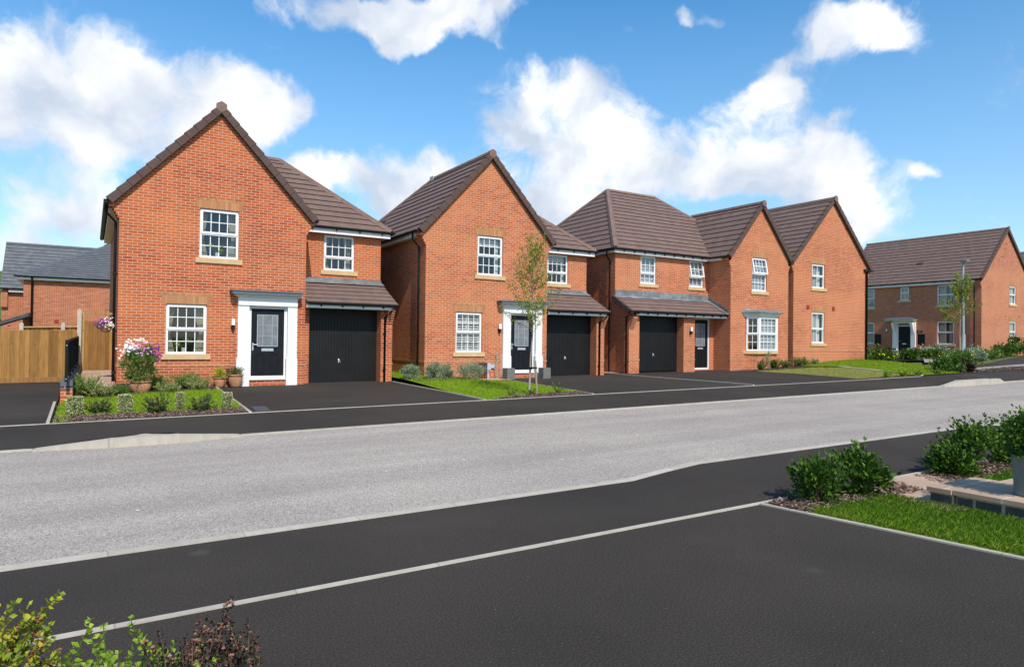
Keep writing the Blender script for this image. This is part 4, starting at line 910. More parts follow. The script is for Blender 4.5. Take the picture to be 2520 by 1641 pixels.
for i in range(9):
    y = 20.52 + i * 0.13; z = 2.64 + (y - 20.47) * tp; mb.box(23.735, 23.745, y, y + 0.15, z + 0.02, z + 0.19)
mb.face([(23.56, 20.44, 2.63), (23.742, 20.44, 2.64), (23.742, 21.6, 3.28), (23.56, 21.6, 3.27)]); sub_(mb, 'lead_flashing', 'lead', rf)
mb = MB(); mb.box(18.12, 23.6, 21.48, 21.50, 5.03, 5.17); mb.box(18.12, 23.6, 21.5, 21.68, 5.035, 5.045); mb.box(18.10, 18.12, 21.48, 30, 5.03, 5.17); mb.box(18.12, 18.3, 21.68, 30, 5.035, 5.045)
mb.box(23.55, 23.57, 20.73, 21.5, 5.03, 5.17); mb.box(23.57, 23.75, 20.73, 21.5, 5.035, 5.045)
mb.box(18.52, 23.74, 20.58, 20.60, 2.45, 2.57); mb.box(18.52, 23.74, 20.60, 21.35, 2.455, 2.465); solid(h3, mb, 'fascia_board', 'white_plastic')
mb = MB(); gutter(mb, (18.0, 21.43, 5.185), (23.5, 21.43, 5.185)); brackets(mb, (18.3, 21.42, 5.16), (23.4, 21.42, 5.16), (0, 1, 0), 0.55); gutter(mb, (18.02, 21.36, 5.17), (18.02, 30, 5.17)); gutter(mb, (23.48, 20.4, 5.17), (23.48, 21.4, 5.17))
gutter(mb, (18.05, 20.525, 2.59), (23.72, 20.525, 2.59)); brackets(mb, (18.3, 20.52, 2.565), (23.6, 20.52, 2.565), (0, 1, 0), 0.5); mb.box(27.86, 27.98, 20.32, 20.9, 5.10, 5.17); solid(h3, mb, 'gutter', 'black_plastic')
downpipe(h3, [(18.02, 21.9, 5.1), (18.02, 21.9, 4.95), (18.23, 21.95, 4.7), (18.23, 21.95, 0.1)], clips=[(18.24, 21.95, 3.5), (18.24, 21.95, 1.5)])
downpipe(h3, [(18.2, 20.46, 2.5), (18.24, 20.6, 2.46), (18.24, 20.9, 2.4), (18.24, 20.9, 0.1)], clips=[(18.25, 20.9, 1.7), (18.25, 20.9, 0.6)])
garage_door(h3, 18.85, 21.34, 0.18, 2.50, 21.2)
mb = MB(); frame4(mb, 22.42, 23.47, 0.21, 2.47, 0.07, 21.355, 21.44); solid(h3, mb, 'door_frame', 'white_plastic')
panel_door(h3, 22.49, 23.40, 0.29, 2.40, 21.38)
wall_lamp(h3, 21.72, 20.8, 1.82)
window(h3, (19.68, 21.68, 3.85), 0.89, 1.18, split=0.38, cols=3, rt=2, rb=1, arch=False, fill='daynight')
window(h3, (22.55, 21.68, 3.86), 0.89, 1.18, split=0.38, cols=3, rt=2, rb=1, arch=False, fill='daynight', opened=True)
window(h3, (25.15, 20.4, 3.73), 1.0, 1.5, split=0.52, cols=4, fill='daynight', opened=True)
# bay window: front light and two splayed sides
bay = MB(); bay.prism([(24.62, 20.4, 0.92), (25.11, 19.99, 0.92), (26.45, 19.99, 0.92), (26.95, 20.4, 0.92)], (0, 0, 0), (0, 0, 0.14))
bo = solid(h3, bay, 'bay_sill', 'stone_sill')
sp = math.atan2(-(20.05 - 20.40), (25.20 - 24.78)); wl = math.hypot(0.42, 0.35)
window(h3, (25.20, 20.02, 1.06), 1.16, 1.5, split=0.5, cols=4, fill='daynight', arch=False, sill=False, rev=0.0)
window(h3, (24.74, 20.36, 1.06), wl, 1.5, rz=-sp, split=0.5, cols=2, fill=None, arch=False, sill=False, rev=0.0)
window(h3, (26.38, 20.02, 1.06), wl, 1.5, rz=sp, split=0.5, cols=2, fill=None, arch=False, sill=False, rev=0.0)
mb = MB(); mb.box(25.14, 25.24, 20.0, 20.1, 1.04, 2.58); mb.box(26.33, 26.42, 20.0, 20.1, 1.04, 2.58)
for o, z0_, z1_ in ((0.0, 2.56, 2.62), (0.06, 2.62, 2.68), (0.12, 2.68, 2.73)): mb.prism([(24.66 - o, 20.4, z0_), (25.14 - o * 0.6, 20.0 - o, z0_), (26.42 + o * 0.6, 20.0 - o, z0_), (26.92 + o, 20.4, z0_)], (0, 0, 0), (0, 0, z1_ - z0_))
solid(h3, mb, 'bay_frame', 'white_paint')
mb = MB(); mb.prism([(24.46, 20.4, 2.73), (24.98, 19.80, 2.73), (26.56, 19.80, 2.73), (27.10, 20.4, 2.73)], (0, 0, 0), (0, 0, 0.05))
mb.face([(24.46, 20.4, 2.78), (24.98, 19.80, 2.78), (25.1, 20.1, 2.88), (24.7, 20.395, 2.92)]); mb.face([(24.98, 19.80, 2.78), (26.56, 19.80, 2.78), (26.45, 20.1, 2.88), (25.1, 20.1, 2.88)]); mb.face([(26.56, 19.80, 2.78), (27.10, 20.4, 2.78), (26.9, 20.395, 2.92), (26.45, 20.1, 2.88)]); mb.face([(25.1, 20.1, 2.88), (26.45, 20.1, 2.88), (26.9, 20.395, 2.92), (24.7, 20.395, 2.92)])
solid(h3, mb, 'bay_roof', 'lead')

# ---------------------------------------------------------------- fourth house: plain tall gable end
h4 = thing('house', (28.0, 20.35, 0.35), 'brick house showing a plain tall gable end with two narrow windows, beyond the bay window', 'house', 'houses along the street')
mb = MB(); tq = 1.02; z4 = 5.27; w4 = 33.98 - 28.0; c4 = 28.0 + w4 / 2; a4 = z4 + (w4 / 2 + 0.24) * tq
wall(mb, (0, 20.35, 0), (1, 0, 0), (0, 1, 0), [(28.0, 0.0), (33.98, 0.0), (33.98, z4 + 0.06), (c4, a4 - 0.17), (28.0, z4 + 0.06)], [(29.40, 30.38, 4.09, 5.24), (29.40, 30.38, 1.44, 2.92)])
wall(mb, (28.0, 0, 0), (0, 1, 0), (1, 0, 0), [(20.35, 0.0), (31, 0.0), (31, 5.3), (20.35, 5.3)], []); wall(mb, (33.98, 0, 0), (0, 1, 0), (-1, 0, 0), [(20.35, 0.0), (31, 0.0), (31, 5.3), (20.35, 5.3)], [])
for i in range(6):
    o = 0.24 * (i + 1) / 6
    for s, a in ((-1, 28.0), (1, 33.98)): mb.box(min(a, a + s * o), max(a, a + s * o), 20.3515, 20.7, 4.80 + 0.075 * i, 4.875 + 0.075 * i)
for s, a in ((1, 27.76), (-1, 34.22)): mb.prism([(a, 20.3515, 5.1), (a + s * 0.25, 20.3515, 5.1), (a + s * 0.25, 20.3515, 5.33), (a, 20.3515, 5.15)], (0, 0, 0), (0, 0.3, 0))
solid(h4, mb, 'wall', 'brick_orange')
mb = MB(); mb.box(27.988, 33.992, 20.336, 20.4, 1.045, 1.12); solid(h4, mb, 'brick_band', 'brick_band')
cq = 1 / math.sqrt(1 + tq * tq); Lq = (w4 / 2 + 0.26) / cq; mb = MB()
slope(mb, (27.74, 0, z4 - 0.03), (0, 1, 0), (cq, 0, tq * cq), [(20.30, 0), (31, 0), (31, Lq), (20.30, Lq)]); slope(mb, (34.24, 0, z4 - 0.03), (0, 1, 0), (-cq, 0, tq * cq), [(20.30, 0), (31, 0), (31, Lq), (20.30, Lq)])
rf = solid(h4, mb, 'roof', 'tile_brown')
mb = MB(); ridge_run(mb, (c4, 20.24, a4 + 0.01), (c4, 31, a4 + 0.01)); hexcap(mb, c4, 20.20, a4 - 0.05); sub_(mb, 'ridge_tiles', 'ridge_brown', rf)
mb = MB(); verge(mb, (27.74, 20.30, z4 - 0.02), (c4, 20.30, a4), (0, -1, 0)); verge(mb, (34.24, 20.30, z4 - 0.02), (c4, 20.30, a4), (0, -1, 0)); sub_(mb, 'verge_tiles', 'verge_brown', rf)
mb = MB(); mb.box(33.6, 34.35, 20.24, 20.36, 5.13, 5.24); mb.box(34.22, 34.34, 20.3, 31, 5.14, 5.24); mb.box(27.64, 27.76, 20.3, 31, 5.14, 5.24); solid(h4, mb, 'gutter', 'black_plastic')
downpipe(h4, [(33.80, 20.28, 5.2), (33.80, 20.28, 0.5)], 0.05, clips=[(33.80, 20.3, 4.0), (33.80, 20.3, 2.6), (33.80, 20.3, 1.2)])
for x, z in ((29.08, 3.14), (31.08, 3.13)):
    mb = MB(); mb.box(x - 0.11, x + 0.11, 20.33, 20.36, z - 0.10, z + 0.10); solid(h4, mb, 'air_vent', 'vent_red')
mb = MB()
for x, z in ((31.6, 7.75), (32.1, 7.15), (30.8, 8.1)): mb.box(x - 0.1, x + 0.1, 20.342, 20.36, z - 0.03, z + 0.03)
solid(h4, mb, 'weep_vents', 'vent_red')
window(h4, (29.40, 20.35, 4.09), 0.98, 1.15, split=0.5, cols=2, rt=1, rb=1, fill='slats_part'); window(h4, (29.40, 20.35, 1.44), 0.98, 1.48, split=0.46, cols=2, rt=1, rb=1, fill='slats_part')

# ---------------------------------------------------------------- fifth house: long front facing left, gable end to the street
X5, Y5, Z5 = 49.2, 21.8, 0.78
h5 = thing('house', (X5, Y5, Z5), 'double-fronted brick house across the side street, white porch round its black door', 'house', 'houses along the street')
mb = MB()
holes5 = [(23.46, 24.55, 4.11, 5.52), (23.46, 24.55, 1.50, 3.04), (26.43, 27.06, 4.60, 5.52), (28.93, 30.0, 4.14, 5.50), (28.93, 30.0, 1.52, 3.04)]
wall(mb, (X5, 0, 0), (0, 1, 0), (1, 0, 0), [(Y5, 0.5), (31.5, 0.5), (31.5, 5.65), (Y5, 5.65)], holes5)
t5 = 0.985; z5 = 5.80; c5 = X5 + 3.42; a5 = z5 + (3.42 + 0.24) * t5
wall(mb, (0, Y5, 0), (1, 0, 0), (0, 1, 0), [(X5, 0.5), (X5 + 6.84, 0.5), (X5 + 6.84, z5), (c5, a5 - 0.17), (X5, z5)], [(53.08, 54.02, 4.28, 5.50), (53.08, 54.04, 1.60, 3.10)])
for i in range(6): mb.box(X5 - 0.24 * (i + 1) / 6, X5 + 0.01, Y5 + 0.0015, Y5 + 0.33, 5.27 + 0.075 * i, 5.345 + 0.075 * i)
mb.prism([(X5 - 0.24, Y5 + 0.0015, 5.6), (X5 + 0.01, Y5 + 0.0015, 5.6), (X5 + 0.01, Y5 + 0.0015, 5.86), (X5 - 0.24, Y5 + 0.0015, 5.68)], (0, 0, 0), (0, 0.3, 0))
wall(mb, (0, 31.5, 0), (1, 0, 0), (0, -1, 0), [(X5, 0.5), (X5 + 6.84, 0.5), (X5 + 6.84, z5), (c5, a5 - 0.17), (X5, z5)], [])
solid(h5, mb, 'wall', 'brick_far')
mb = MB(); mb.box(X5 - 0.014, X5 + 6.86, Y5 - 0.014, Y5 + 0.05, 1.13, 1.205); mb.box(X5 - 0.014, X5 + 0.05, Y5 + 0.05, 31.5, 1.13, 1.205); solid(h5, mb, 'brick_band', 'brick_band')
k5 = 1 / math.sqrt(1 + t5 * t5); L5 = 3.68 / k5; mb = MB()
slope(mb, (X5 - 0.26, 0, z5 - 0.03), (0, 1, 0), (k5, 0, t5 * k5), [(Y5 - 0.05, 0), (31.55, 0), (31.55, L5), (Y5 - 0.05, L5)]); slope(mb, (X5 + 7.1, 0, z5 - 0.03), (0, 1, 0), (-k5, 0, t5 * k5), [(Y5 - 0.05, 0), (31.55, 0), (31.55, L5), (Y5 - 0.05, L5)])
rf = solid(h5, mb, 'roof', 'tile_brown')
mb = MB(); ridge_run(mb, (c5, Y5 - 0.08, a5), (c5, 31.6, a5)); hexcap(mb, c5, Y5 - 0.12, a5 - 0.05); sub_(mb, 'ridge_tiles', 'ridge_brown', rf)
mb = MB(); verge(mb, (X5 - 0.26, Y5 - 0.05, z5 - 0.02), (c5, Y5 - 0.05, a5), (0, -1, 0)); verge(mb, (X5 + 7.1, Y5 - 0.05, z5 - 0.02), (c5, Y5 - 0.05, a5), (0, -1, 0)); sub_(mb, 'verge_tiles', 'verge_brown', rf)
p = Vector((X5 - 0.26 + 1.35, 26.3, z5 - 0.03 + 1.35 * t5)); mb = MB(); mb.prism([p, p + Vector((0.3, 0, 0.3 * t5)), p + Vector((0.02, 0, 0.17))], (0, -0.2, 0), (0, 0.2, 0)); sub_(mb, 'roof_vent', 'verge_brown', rf)
mb = MB(); mb.box(X5 - 0.21, X5 - 0.19, Y5 + 0.33, 31.5, 5.56, 5.74); mb.box(X5 - 0.19, X5, Y5 + 0.33, 31.5, 5.565, 5.575); solid(h5, mb, 'fascia_board', 'white_plastic')
mb = MB(); gutter(mb, (X5 - 0.28, Y5, 5.76), (X5 - 0.28, 31.5, 5.76)); brackets(mb, (X5 - 0.26, Y5 + 0.5, 5.74), (X5 - 0.26, 31.4, 5.74), (1, 0, 0), 0.9); solid(h5, mb, 'gutter', 'black_plastic')
downpipe(h5, [(X5 - 0.28, 22.35, 5.7), (X5 - 0.28, 22.3, 5.5), (X5 - 0.07, 22.2, 5.25), (X5 - 0.07, 22.2, 0.8)])
rot = -math.pi / 2
def w5(ya, yb, za, zb, **k): window(h5, (X5, yb, za), yb - ya, zb - za, rz=rot, **k)
w5(23.46, 24.55, 4.11, 5.52, cols=2, rt=1, rb=1, fill='nets', arch=False, split=0.52); w5(23.46, 24.55, 1.50, 3.04, cols=2, rt=1, rb=1, fill='nets', split=0.52); w5(26.43, 27.06, 4.60, 5.52, cols=2, rt=1, rb=1, fill='plain', arch=False, split=0.55, sillw=0.16)
w5(28.93, 30.0, 4.14, 5.50, cols=1, rt=1, rb=1, fill='plain', arch=False, split=0.5); w5(28.93, 30.0, 1.52, 3.04, cols=1, rt=1, rb=1, fill='plain', split=0.5)
window(h5, (53.08, Y5, 4.28), 0.94, 1.22, cols=2, rt=1, rb=1, fill='plain', split=0.52); window(h5, (53.08, Y5, 1.60), 0.96, 1.50, cols=2, rt=1, rb=1, fill='plain', split=0.52)
mb = MB()
for x, z in ((53.9 - 1.35, 8.35), (52.3, 7.95), (52.0, 7.4), (52.45, 3.42), (54.5, 3.42)): mb.box(x - 0.1, x + 0.1, Y5 - 0.01, Y5 + 0.01, z - 0.03, z + 0.03)
solid(h5, mb, 'weep_vents', 'vent_red')
# porch: pilasters with scrolled brackets, flat canopy
mb = MB()
for ya, yb in ((25.93, 26.22), (27.22, 27.52)):
    mb.box(X5 - 0.12, X5, ya, yb, 0.72, 2.95); mb.box(X5 - 0.16, X5, ya - 0.03, yb + 0.03, 0.70, 1.05)
    for i in range(6): mb.box(X5 - 0.14 - 0.055 * i, X5 - 0.1, ya + 0.05, yb - 0.05, 2.2 + 0.13 * i, 2.345 + 0.13 * i)
mb.box(X5 - 0.14, X5, 25.93, 27.52, 2.95, 3.14); mb.box(X5 - 0.60, X5, 25.84, 27.86, 3.14, 3.20)
mb.box(X5 - 0.03, X5, 26.22, 27.22, 2.74, 2.80); mb.box(X5 - 0.03, X5, 26.22, 26.30, 0.8, 2.95); mb.box(X5 - 0.03, X5, 27.14, 27.22, 0.8, 2.95)
ps = solid(h5, mb, 'door_surround', 'white_paint')
mb = MB(); mb.prism([(X5 - 0.64, 25.80, 3.20), (X5 - 0.64, 27.92, 3.20), (X5, 27.92, 3.20), (X5, 25.80, 3.20)], (0, 0, 0), (0, 0, 0.05)); mb.face([(X5 - 0.64, 25.80, 3.25), (X5 - 0.64, 27.92, 3.25), (X5, 27.7, 3.36), (X5, 26.0, 3.36)]); sub_(mb, 'canopy_cap', 'canopy_grey', ps)
mb = MB(); mb.box(X5 - 0.012, X5, 26.30, 27.14, 2.80, 2.95); sub_(mb, 'fanlight', 'door_glass', ps)
D5 = MB(); d = 0.84; D5.box(0, d, -0.005, 0.04, 0, 1.94)
for a, b in ((0.12, 0.42), (0.58, 0.88)):
    for za, zb in ((0.08, 0.36), (0.42, 0.66), (0.72, 0.94)): frame4(D5, d * a, d * b, 1.94 * za, 1.94 * zb, 0.02, -0.02, -0.004)
do = D5.build('front_door', 'door_black'); place(do, h5, (X5 - 0.02, 27.14, 0.80), rot)
q = MB(); q.box(0.28, 0.56, -0.035, -0.005, 0.66, 0.74); q.tube([(0.06, -0.05, 0.9), (0.17, -0.05, 0.9)], 0.014, 6); qo = q.build('letterbox', 'steel'); qo.parent = do
mb = MB(); mb.tube([(X5, 27.95, 2.32), (X5 - 0.07, 27.95, 2.32)], 0.055, 12); lo = solid(h5, mb, 'wall_lamp', 'black_plastic'); t = MB(); t.tube([(X5 - 0.09, 27.97, 2.36), (X5 - 0.09, 27.97, 2.56)], 0.045, 12); sub_(t, 'lamp_tube', 'lamp_white', lo)
mb = MB(); mb.box(X5 - 0.02, X5, 25.50, 25.86, 2.30, 2.46); pl = solid(h5, mb, 'number_plate', 'black_metal')
t = MB(); xx = X5 - 0.024   # the figures 1 and 7, read from the left
t.box(xx, xx + 0.004, 25.735, 25.750, 2.33, 2.43); t.box(xx, xx + 0.004, 25.60, 25.68, 2.415, 2.43)
t.prism([(xx, 25.605, 2.42), (xx, 25.62, 2.42), (xx, 25.665, 2.33), (xx, 25.65, 2.33)], (0, 0, 0), (0.004, 0, 0)); sub_(t, 'house_number', 'lamp_white', pl)

# ---------------------------------------------------------------- grey-roofed houses behind the left fence
hl1 = thing('house', (-3.35, 48.6, -0.1), 'brick house with hipped dark grey roof behind the timber fence', 'house', 'grey-roofed houses in the background')
mb = MB(); wall(mb, (0, 48.6, 0), (1, 0, 0), (0, 1, 0), [(-3.35, -0.1), (6, -0.1), (6, 4.6), (-3.35, 4.6)], []); wall(mb, (-3.35, 0, 0), (0, 1, 0), (1, 0, 0), [(48.6, -0.1), (58, -0.1), (58, 4.6), (48.6, 4.6)], [])
mb.box(5.9, 6, 48.7, 58, -0.1, 4.6); solid(hl1, mb, 'wall', 'brick_side')
mb = MB(); tl_ = 0.47; c_ = 1 / math.sqrt(1 + tl_ * tl_); slope(mb, (0, 48.27, 4.78), (1, 0, 0), (0, c_, tl_ * c_), [(-3.72, 0), (6.4, 0), (6.4, 6.9 / c_), (1.9, 6.9 / c_)])
mb.face([(-3.72, 48.27, 4.78), (1.9, 55.17, 4.78 + 6.9 * tl_), (-3.72, 60, 4.78)]); rf = solid(hl1, mb, 'roof', 'tile_grey')
mb = MB(); ridge_run(mb, (-3.72, 48.25, 4.82), (1.9, 55.17, 4.84 + 6.9 * tl_), 0.15); ridge_run(mb, (1.9, 55.17, 4.84 + 6.9 * tl_), (6.4, 55.17, 4.84 + 6.9 * tl_), 0.15); sub_(mb, 'ridge_tiles', 'ridge_grey', rf)
mb = MB(); mb.box(-3.64, 6.2, 48.32, 48.35, 4.58, 4.76); mb.box(-3.64, 6.2, 48.35, 48.6, 4.585, 4.6); mb.box(-3.66, -3.64, 48.32, 58, 4.58, 4.76); mb.box(-3.64, -3.35, 48.6, 58, 4.585, 4.6); solid(hl1, mb, 'fascia_board', 'white_plastic')
mb = MB(); gutter(mb, (-3.8, 48.22, 4.77), (6.3, 48.22, 4.77)); solid(hl1, mb, 'gutter', 'black_plastic'); downpipe(hl1, [(-2.93, 48.22, 4.7), (-2.93, 48.5, 4.4), (-2.93, 48.5, 0)], 0.06)
mb = MB(); mb.box(-1.84, -1.62, 48.57, 48.61, 2.11, 2.31); solid(hl1, mb, 'air_vent', 'vent_red')
mb = MB(); mb.prism([(-5.2, 46.6, 1.55), (-5.2, 46.6, 1.72), (-2.95, 46.6, 2.62), (-2.95, 46.6, 2.42)], (0, 0, 0), (0, 1.9, 0)); solid(hl1, mb, 'porch_roof', 'verge_grey')
mb = MB(); mb.box(-3.9, -3.36, 46.8, 48.6, -0.1, 1.9); solid(hl1, mb, 'porch_wall', 'brick_side')
mb = MB(); mb.box(-3.92, -3.34, 46.78, 46.82, 1.3, 1.55); solid(hl1, mb, 'brick_arch', 'brick_blue')
hl2 = thing('house', (-4.45, 51.3, -0.1), 'brick house with plain grey gabled roof, leftmost house behind the fence', 'house', 'grey-roofed houses in the background')
mb = MB(); wall(mb, (0, 54.3, 0), (1, 0, 0), (0, 1, 0), [(-4.86, -0.1), (2, -0.1), (2, 4.3), (-4.86, 4.3)], []); mb.box(-4.9, -4.55, 54.1, 54.4, 3.15, 4.2); mb.box(-4.85, 2, 54.4, 61, -0.1, 4.2); solid(hl2, mb, 'wall', 'brick_side')
mb = MB(); ta = 0.98; ca = 1 / math.sqrt(1 + ta * ta); slope(mb, (0, 54.0, 4.35), (1, 0, 0), (0, ca, ta * ca), [(-4.95, 0), (2.2, 0), (2.2, 3.3 / ca), (-4.95, 3.3 / ca)]); mb.face([(-4.95, 57.3, 4.35 + 3.3 * ta), (2.2, 57.3, 4.35 + 3.3 * ta), (2.2, 60.8, 4.3), (-4.95, 60.8, 4.3)]); rf = solid(hl2, mb, 'roof', 'tile_grey')
mb = MB(); ridge_run(mb, (-4.95, 57.3, 4.38 + 3.3 * ta), (2.2, 57.3, 4.38 + 3.3 * ta), 0.14); sub_(mb, 'ridge_tiles', 'ridge_grey', rf)
mb = MB(); mb.box(-4.5, 2, 54.03, 54.06, 4.12, 4.30); solid(hl2, mb, 'fascia_board', 'white_plastic'); mb = MB(); gutter(mb, (-5.0, 53.95, 4.33), (2, 53.95, 4.33)); solid(hl2, mb, 'gutter', 'black_plastic')
# a brown roof peak beyond them, and the grey roof beyond the fifth house
hb = thing('house', (2.0, 66, 0), 'distant brick gable peak showing above the grey hipped roof', 'house', 'houses glimpsed far behind')
mb = MB(); wall(mb, (0, 66, 0), (1, 0, 0), (0, 1, 0), [(-1.5, 0), (6, 0), (6, 7.3), (3.4, 10.6), (-1.5, 6.6)], []); mb.box(-1.4, 5.9, 66.2, 72, 0, 7); solid(hb, mb, 'wall', 'brick_side')
mb = MB(); mb.prism([(-2.0, 65.8, 6.35), (3.4, 65.8, 10.75), (3.4, 65.8, 10.95), (-2.0, 65.8, 6.55)], (0, 0, 0), (0, 6, 0)); solid(hb, mb, 'roof', 'verge_brown')
hr = thing('house', (66, 29, 0.8), 'distant house with dark grey roof at the right edge, beyond the double-fronted house', 'house', 'houses glimpsed far behind')
mb = MB(); wall(mb, (66, 0, 0), (0, 1, 0), (1, 0, 0), [(22, 0.5), (34, 0.5), (34, 6), (22, 6)], []); wall(mb, (0, 22, 0), (1, 0, 0), (0, 1, 0), [(66, 0.5), (73, 0.5), (73, 6), (69.5, 9.6), (66, 6)], []); solid(hr, mb, 'wall', 'brick_far')
mb = MB(); cc = math.sqrt(0.5); slope(mb, (65.7, 0, 5.9), (0, 1, 0), (cc, 0, cc), [(21.8, 0), (34, 0), (34, 5.4), (21.8, 5.4)]); slope(mb, (73.3, 0, 5.9), (0, 1, 0), (-cc, 0, cc), [(21.8, 0), (34, 0), (34, 5.4), (21.8, 5.4)]); solid(hr, mb, 'roof', 'tile_grey')
# ================================================================ fences, gate, low wall, railing
def featherboards(mb, p0, p1, z0a, z0b, z1a, z1b, bw=0.115):
    p0 = Vector(p0); p1 = Vector(p1); L = (p1 - p0).length; d = (p1 - p0).normalized(); nrm = Vector((d.y, -d.x, 0)); n = int(L / bw)
    for i in range(n):
        a = p0 + d * (L * i / n); b = p0 + d * (L * (i + 1) / n + 0.012); f = i / n
        za = z0a + (z0b - z0a) * f; zb = z1a + (z1b - z1a) * f + random.uniform(-0.006, 0.006)
        q = [a + nrm * 0.002, b + nrm * 0.018, b - nrm * 0.001, a - nrm * 0.010]
        mb.prism([Vector((v.x, v.y, za)) for v in q], (0, 0, 0), (0, 0, zb - za))
random.seed(5)
fn = thing('fence', (-3.0, 24.2, 0), 'close-boarded timber fence across the end of the left driveway', 'fence', 'timber fences at the left')
mb = MB(); featherboards(mb, (-9, 24.2, 0), (-0.36, 24.2, 0), 0.06, 0.14, 1.38, 1.52); solid(fn, mb, 'fence_boards', 'timber_brown')
mb = MB(); mb.box(-9, -0.36, 24.17, 24.2, -0.1, 0.135); solid(fn, mb, 'gravel_board', 'timber_brown')
fn = thing('fence', (-1.2, 25.2, 0), 'pale-capped timber fence with concrete posts showing over the front fence', 'fence', 'timber fences at the left')
mb = MB(); featherboards(mb, (-1.72, 25.2, 0), (-0.30, 25.2, 0), 0.0, 0.0, 1.58, 1.62); solid(fn, mb, 'fence_boards', 'timber_brown')
mb = MB(); mb.prism([(-1.75, 25.14, 1.58), (-0.30, 25.14, 1.62), (-0.30, 25.14, 1.66), (-1.75, 25.14, 1.62)], (0, 0, 0), (0, 0.09, 0)); solid(fn, mb, 'capping_rail', 'timber_pale')
for x, t in ((-1.76, 1.74), (-0.72, 1.76)):
    mb = MB(); mb.prism([(x - 0.05, 25.08, 0), (x + 0.05, 25.08, 0), (x + 0.05, 25.08, t - 0.05), (x + 0.03, 25.08, t - 0.01), (x, 25.08, t), (x - 0.03, 25.08, t - 0.01), (x - 0.05, 25.08, t - 0.05)], (0, 0, 0), (0, 0.1, 0)); solid(fn, mb, 'fence_post', 'concrete_post')
mb = MB(); mb.box(-0.345, -0.235, 24.28, 24.39, -0.1, 2.12); mb.prism([(-0.345, 24.28, 2.12), (-0.235, 24.28, 2.12), (-0.235, 24.39, 2.12), (-0.345, 24.39, 2.12)], (0, 0, 0), (0, 0, 0.001)); mb.prism([(-0.345, 24.28, 2.12), (-0.235, 24.28, 2.12), (-0.29, 24.28, 2.17)], (0, 0, 0), (0, 0.11, 0))
tag(solid(None, mb, 'gate_post', 'concrete_post'), 'tall concrete post between the timber fence and the side gate', 'post')
gt = thing('garden_gate', (0.2, 24.45, 0.3), 'tall boarded timber side gate beside the nearest house', 'gate')
mb = MB(); featherboards(mb, (-0.16, 24.45, 0), (0.58, 24.45, 0), 0.30, 0.30, 1.80, 1.80, 0.1); solid(gt, mb, 'gate_boards', 'timber_brown')
mb = MB(); mb.box(-0.235, -0.165, 24.44, 24.52, 0.28, 2.09); mb.box(-0.165, 0.6, 24.44, 24.52, 2.02, 2.08); solid(gt, mb, 'gate_frame', 'timber_pale')
def lx(y): return 0.016 * (y - 17.5)
lw = thing('low_wall', (-0.42, 17.5, -0.15), 'low red brick retaining wall with blue brick coping beside the left driveway', 'wall')
mb = MB(); wz = lambda y: 0.20 + 0.012 * (y - 17.5)
A = [(-0.53 + lx(17.5), 17.5), (-0.31 + lx(17.5), 17.5), (-0.31 + lx(24.2), 24.2), (-0.53 + lx(24.2), 24.2)]
def hexa(mb, A, zb, zt):
    B = [Vector((x, y, zb)) for x, y in A]; T = [Vector((x, y, zt + 0.012 * (y - 17.5))) for x, y in A]
    mb.face(T)
    for i in range(4):
        j = (i + 1) % 4; mb.face([B[i], B[j], T[j], T[i]])
hexa(mb, A, -0.4, 0.20); solid(lw, mb, 'brickwork', 'brick_red')
mb = MB(); G = lambda e: [(x + (-e if k in (0, 3) else e), y + (-e if k in (0, 1) else 0)) for k, (x, y) in enumerate(A)]
hexa(mb, G(0.004), 0.2, 0.275); solid(lw, mb, 'header_course', 'brick_blue')
mb = MB(); hexa(mb, G(0.0), 0.275, 0.40); solid(lw, mb, 'coping', 'blue_brick')
rl = thing('railing', (-0.40, 17.0, 0.4), 'black metal guard railing standing on the low brick wall', 'railing')
mb = MB(); rx = lambda y: -0.42 + lx(y); y0_, y1_ = 17.25, 24.0
for zt in (1.23, 0.50):
    mb.prism([(rx(y0_) - 0.02, y0_, zt), (rx(y0_) + 0.02, y0_, zt), (rx(y1_) + 0.02, y1_, zt + 0.08), (rx(y1_) - 0.02, y1_, zt + 0.08)], (0, 0, -0.02), (0, 0, 0.02))
y = y0_ + 0.1
while y < y1_:
    mb.tube([(rx(y), y, 0.5 + 0.012 * (y - 17)), (rx(y), y, 1.23 + 0.012 * (y - 17))], 0.008, 5); y += 0.11
solid(rl, mb, 'balusters', 'black_metal')
for i in range(5):
    y = y0_ + (y1_ - y0_) * i / 4; mb = MB(); mb.box(rx(y) - 0.028, rx(y) + 0.028, y - 0.02, y + 0.02, 0.38 + 0.012 * (y - 17.5), 1.27 + 0.012 * (y - 17.5)); solid(rl, mb, 'railing_post', 'black_metal')
mb = MB()
for z in (0.44, 1.15): mb.tube([(rx(y0_), y0_ - 0.03, z), (rx(y0_), y0_ - 0.015, z)], 0.012, 8)
solid(rl, mb, 'bolts', 'steel')

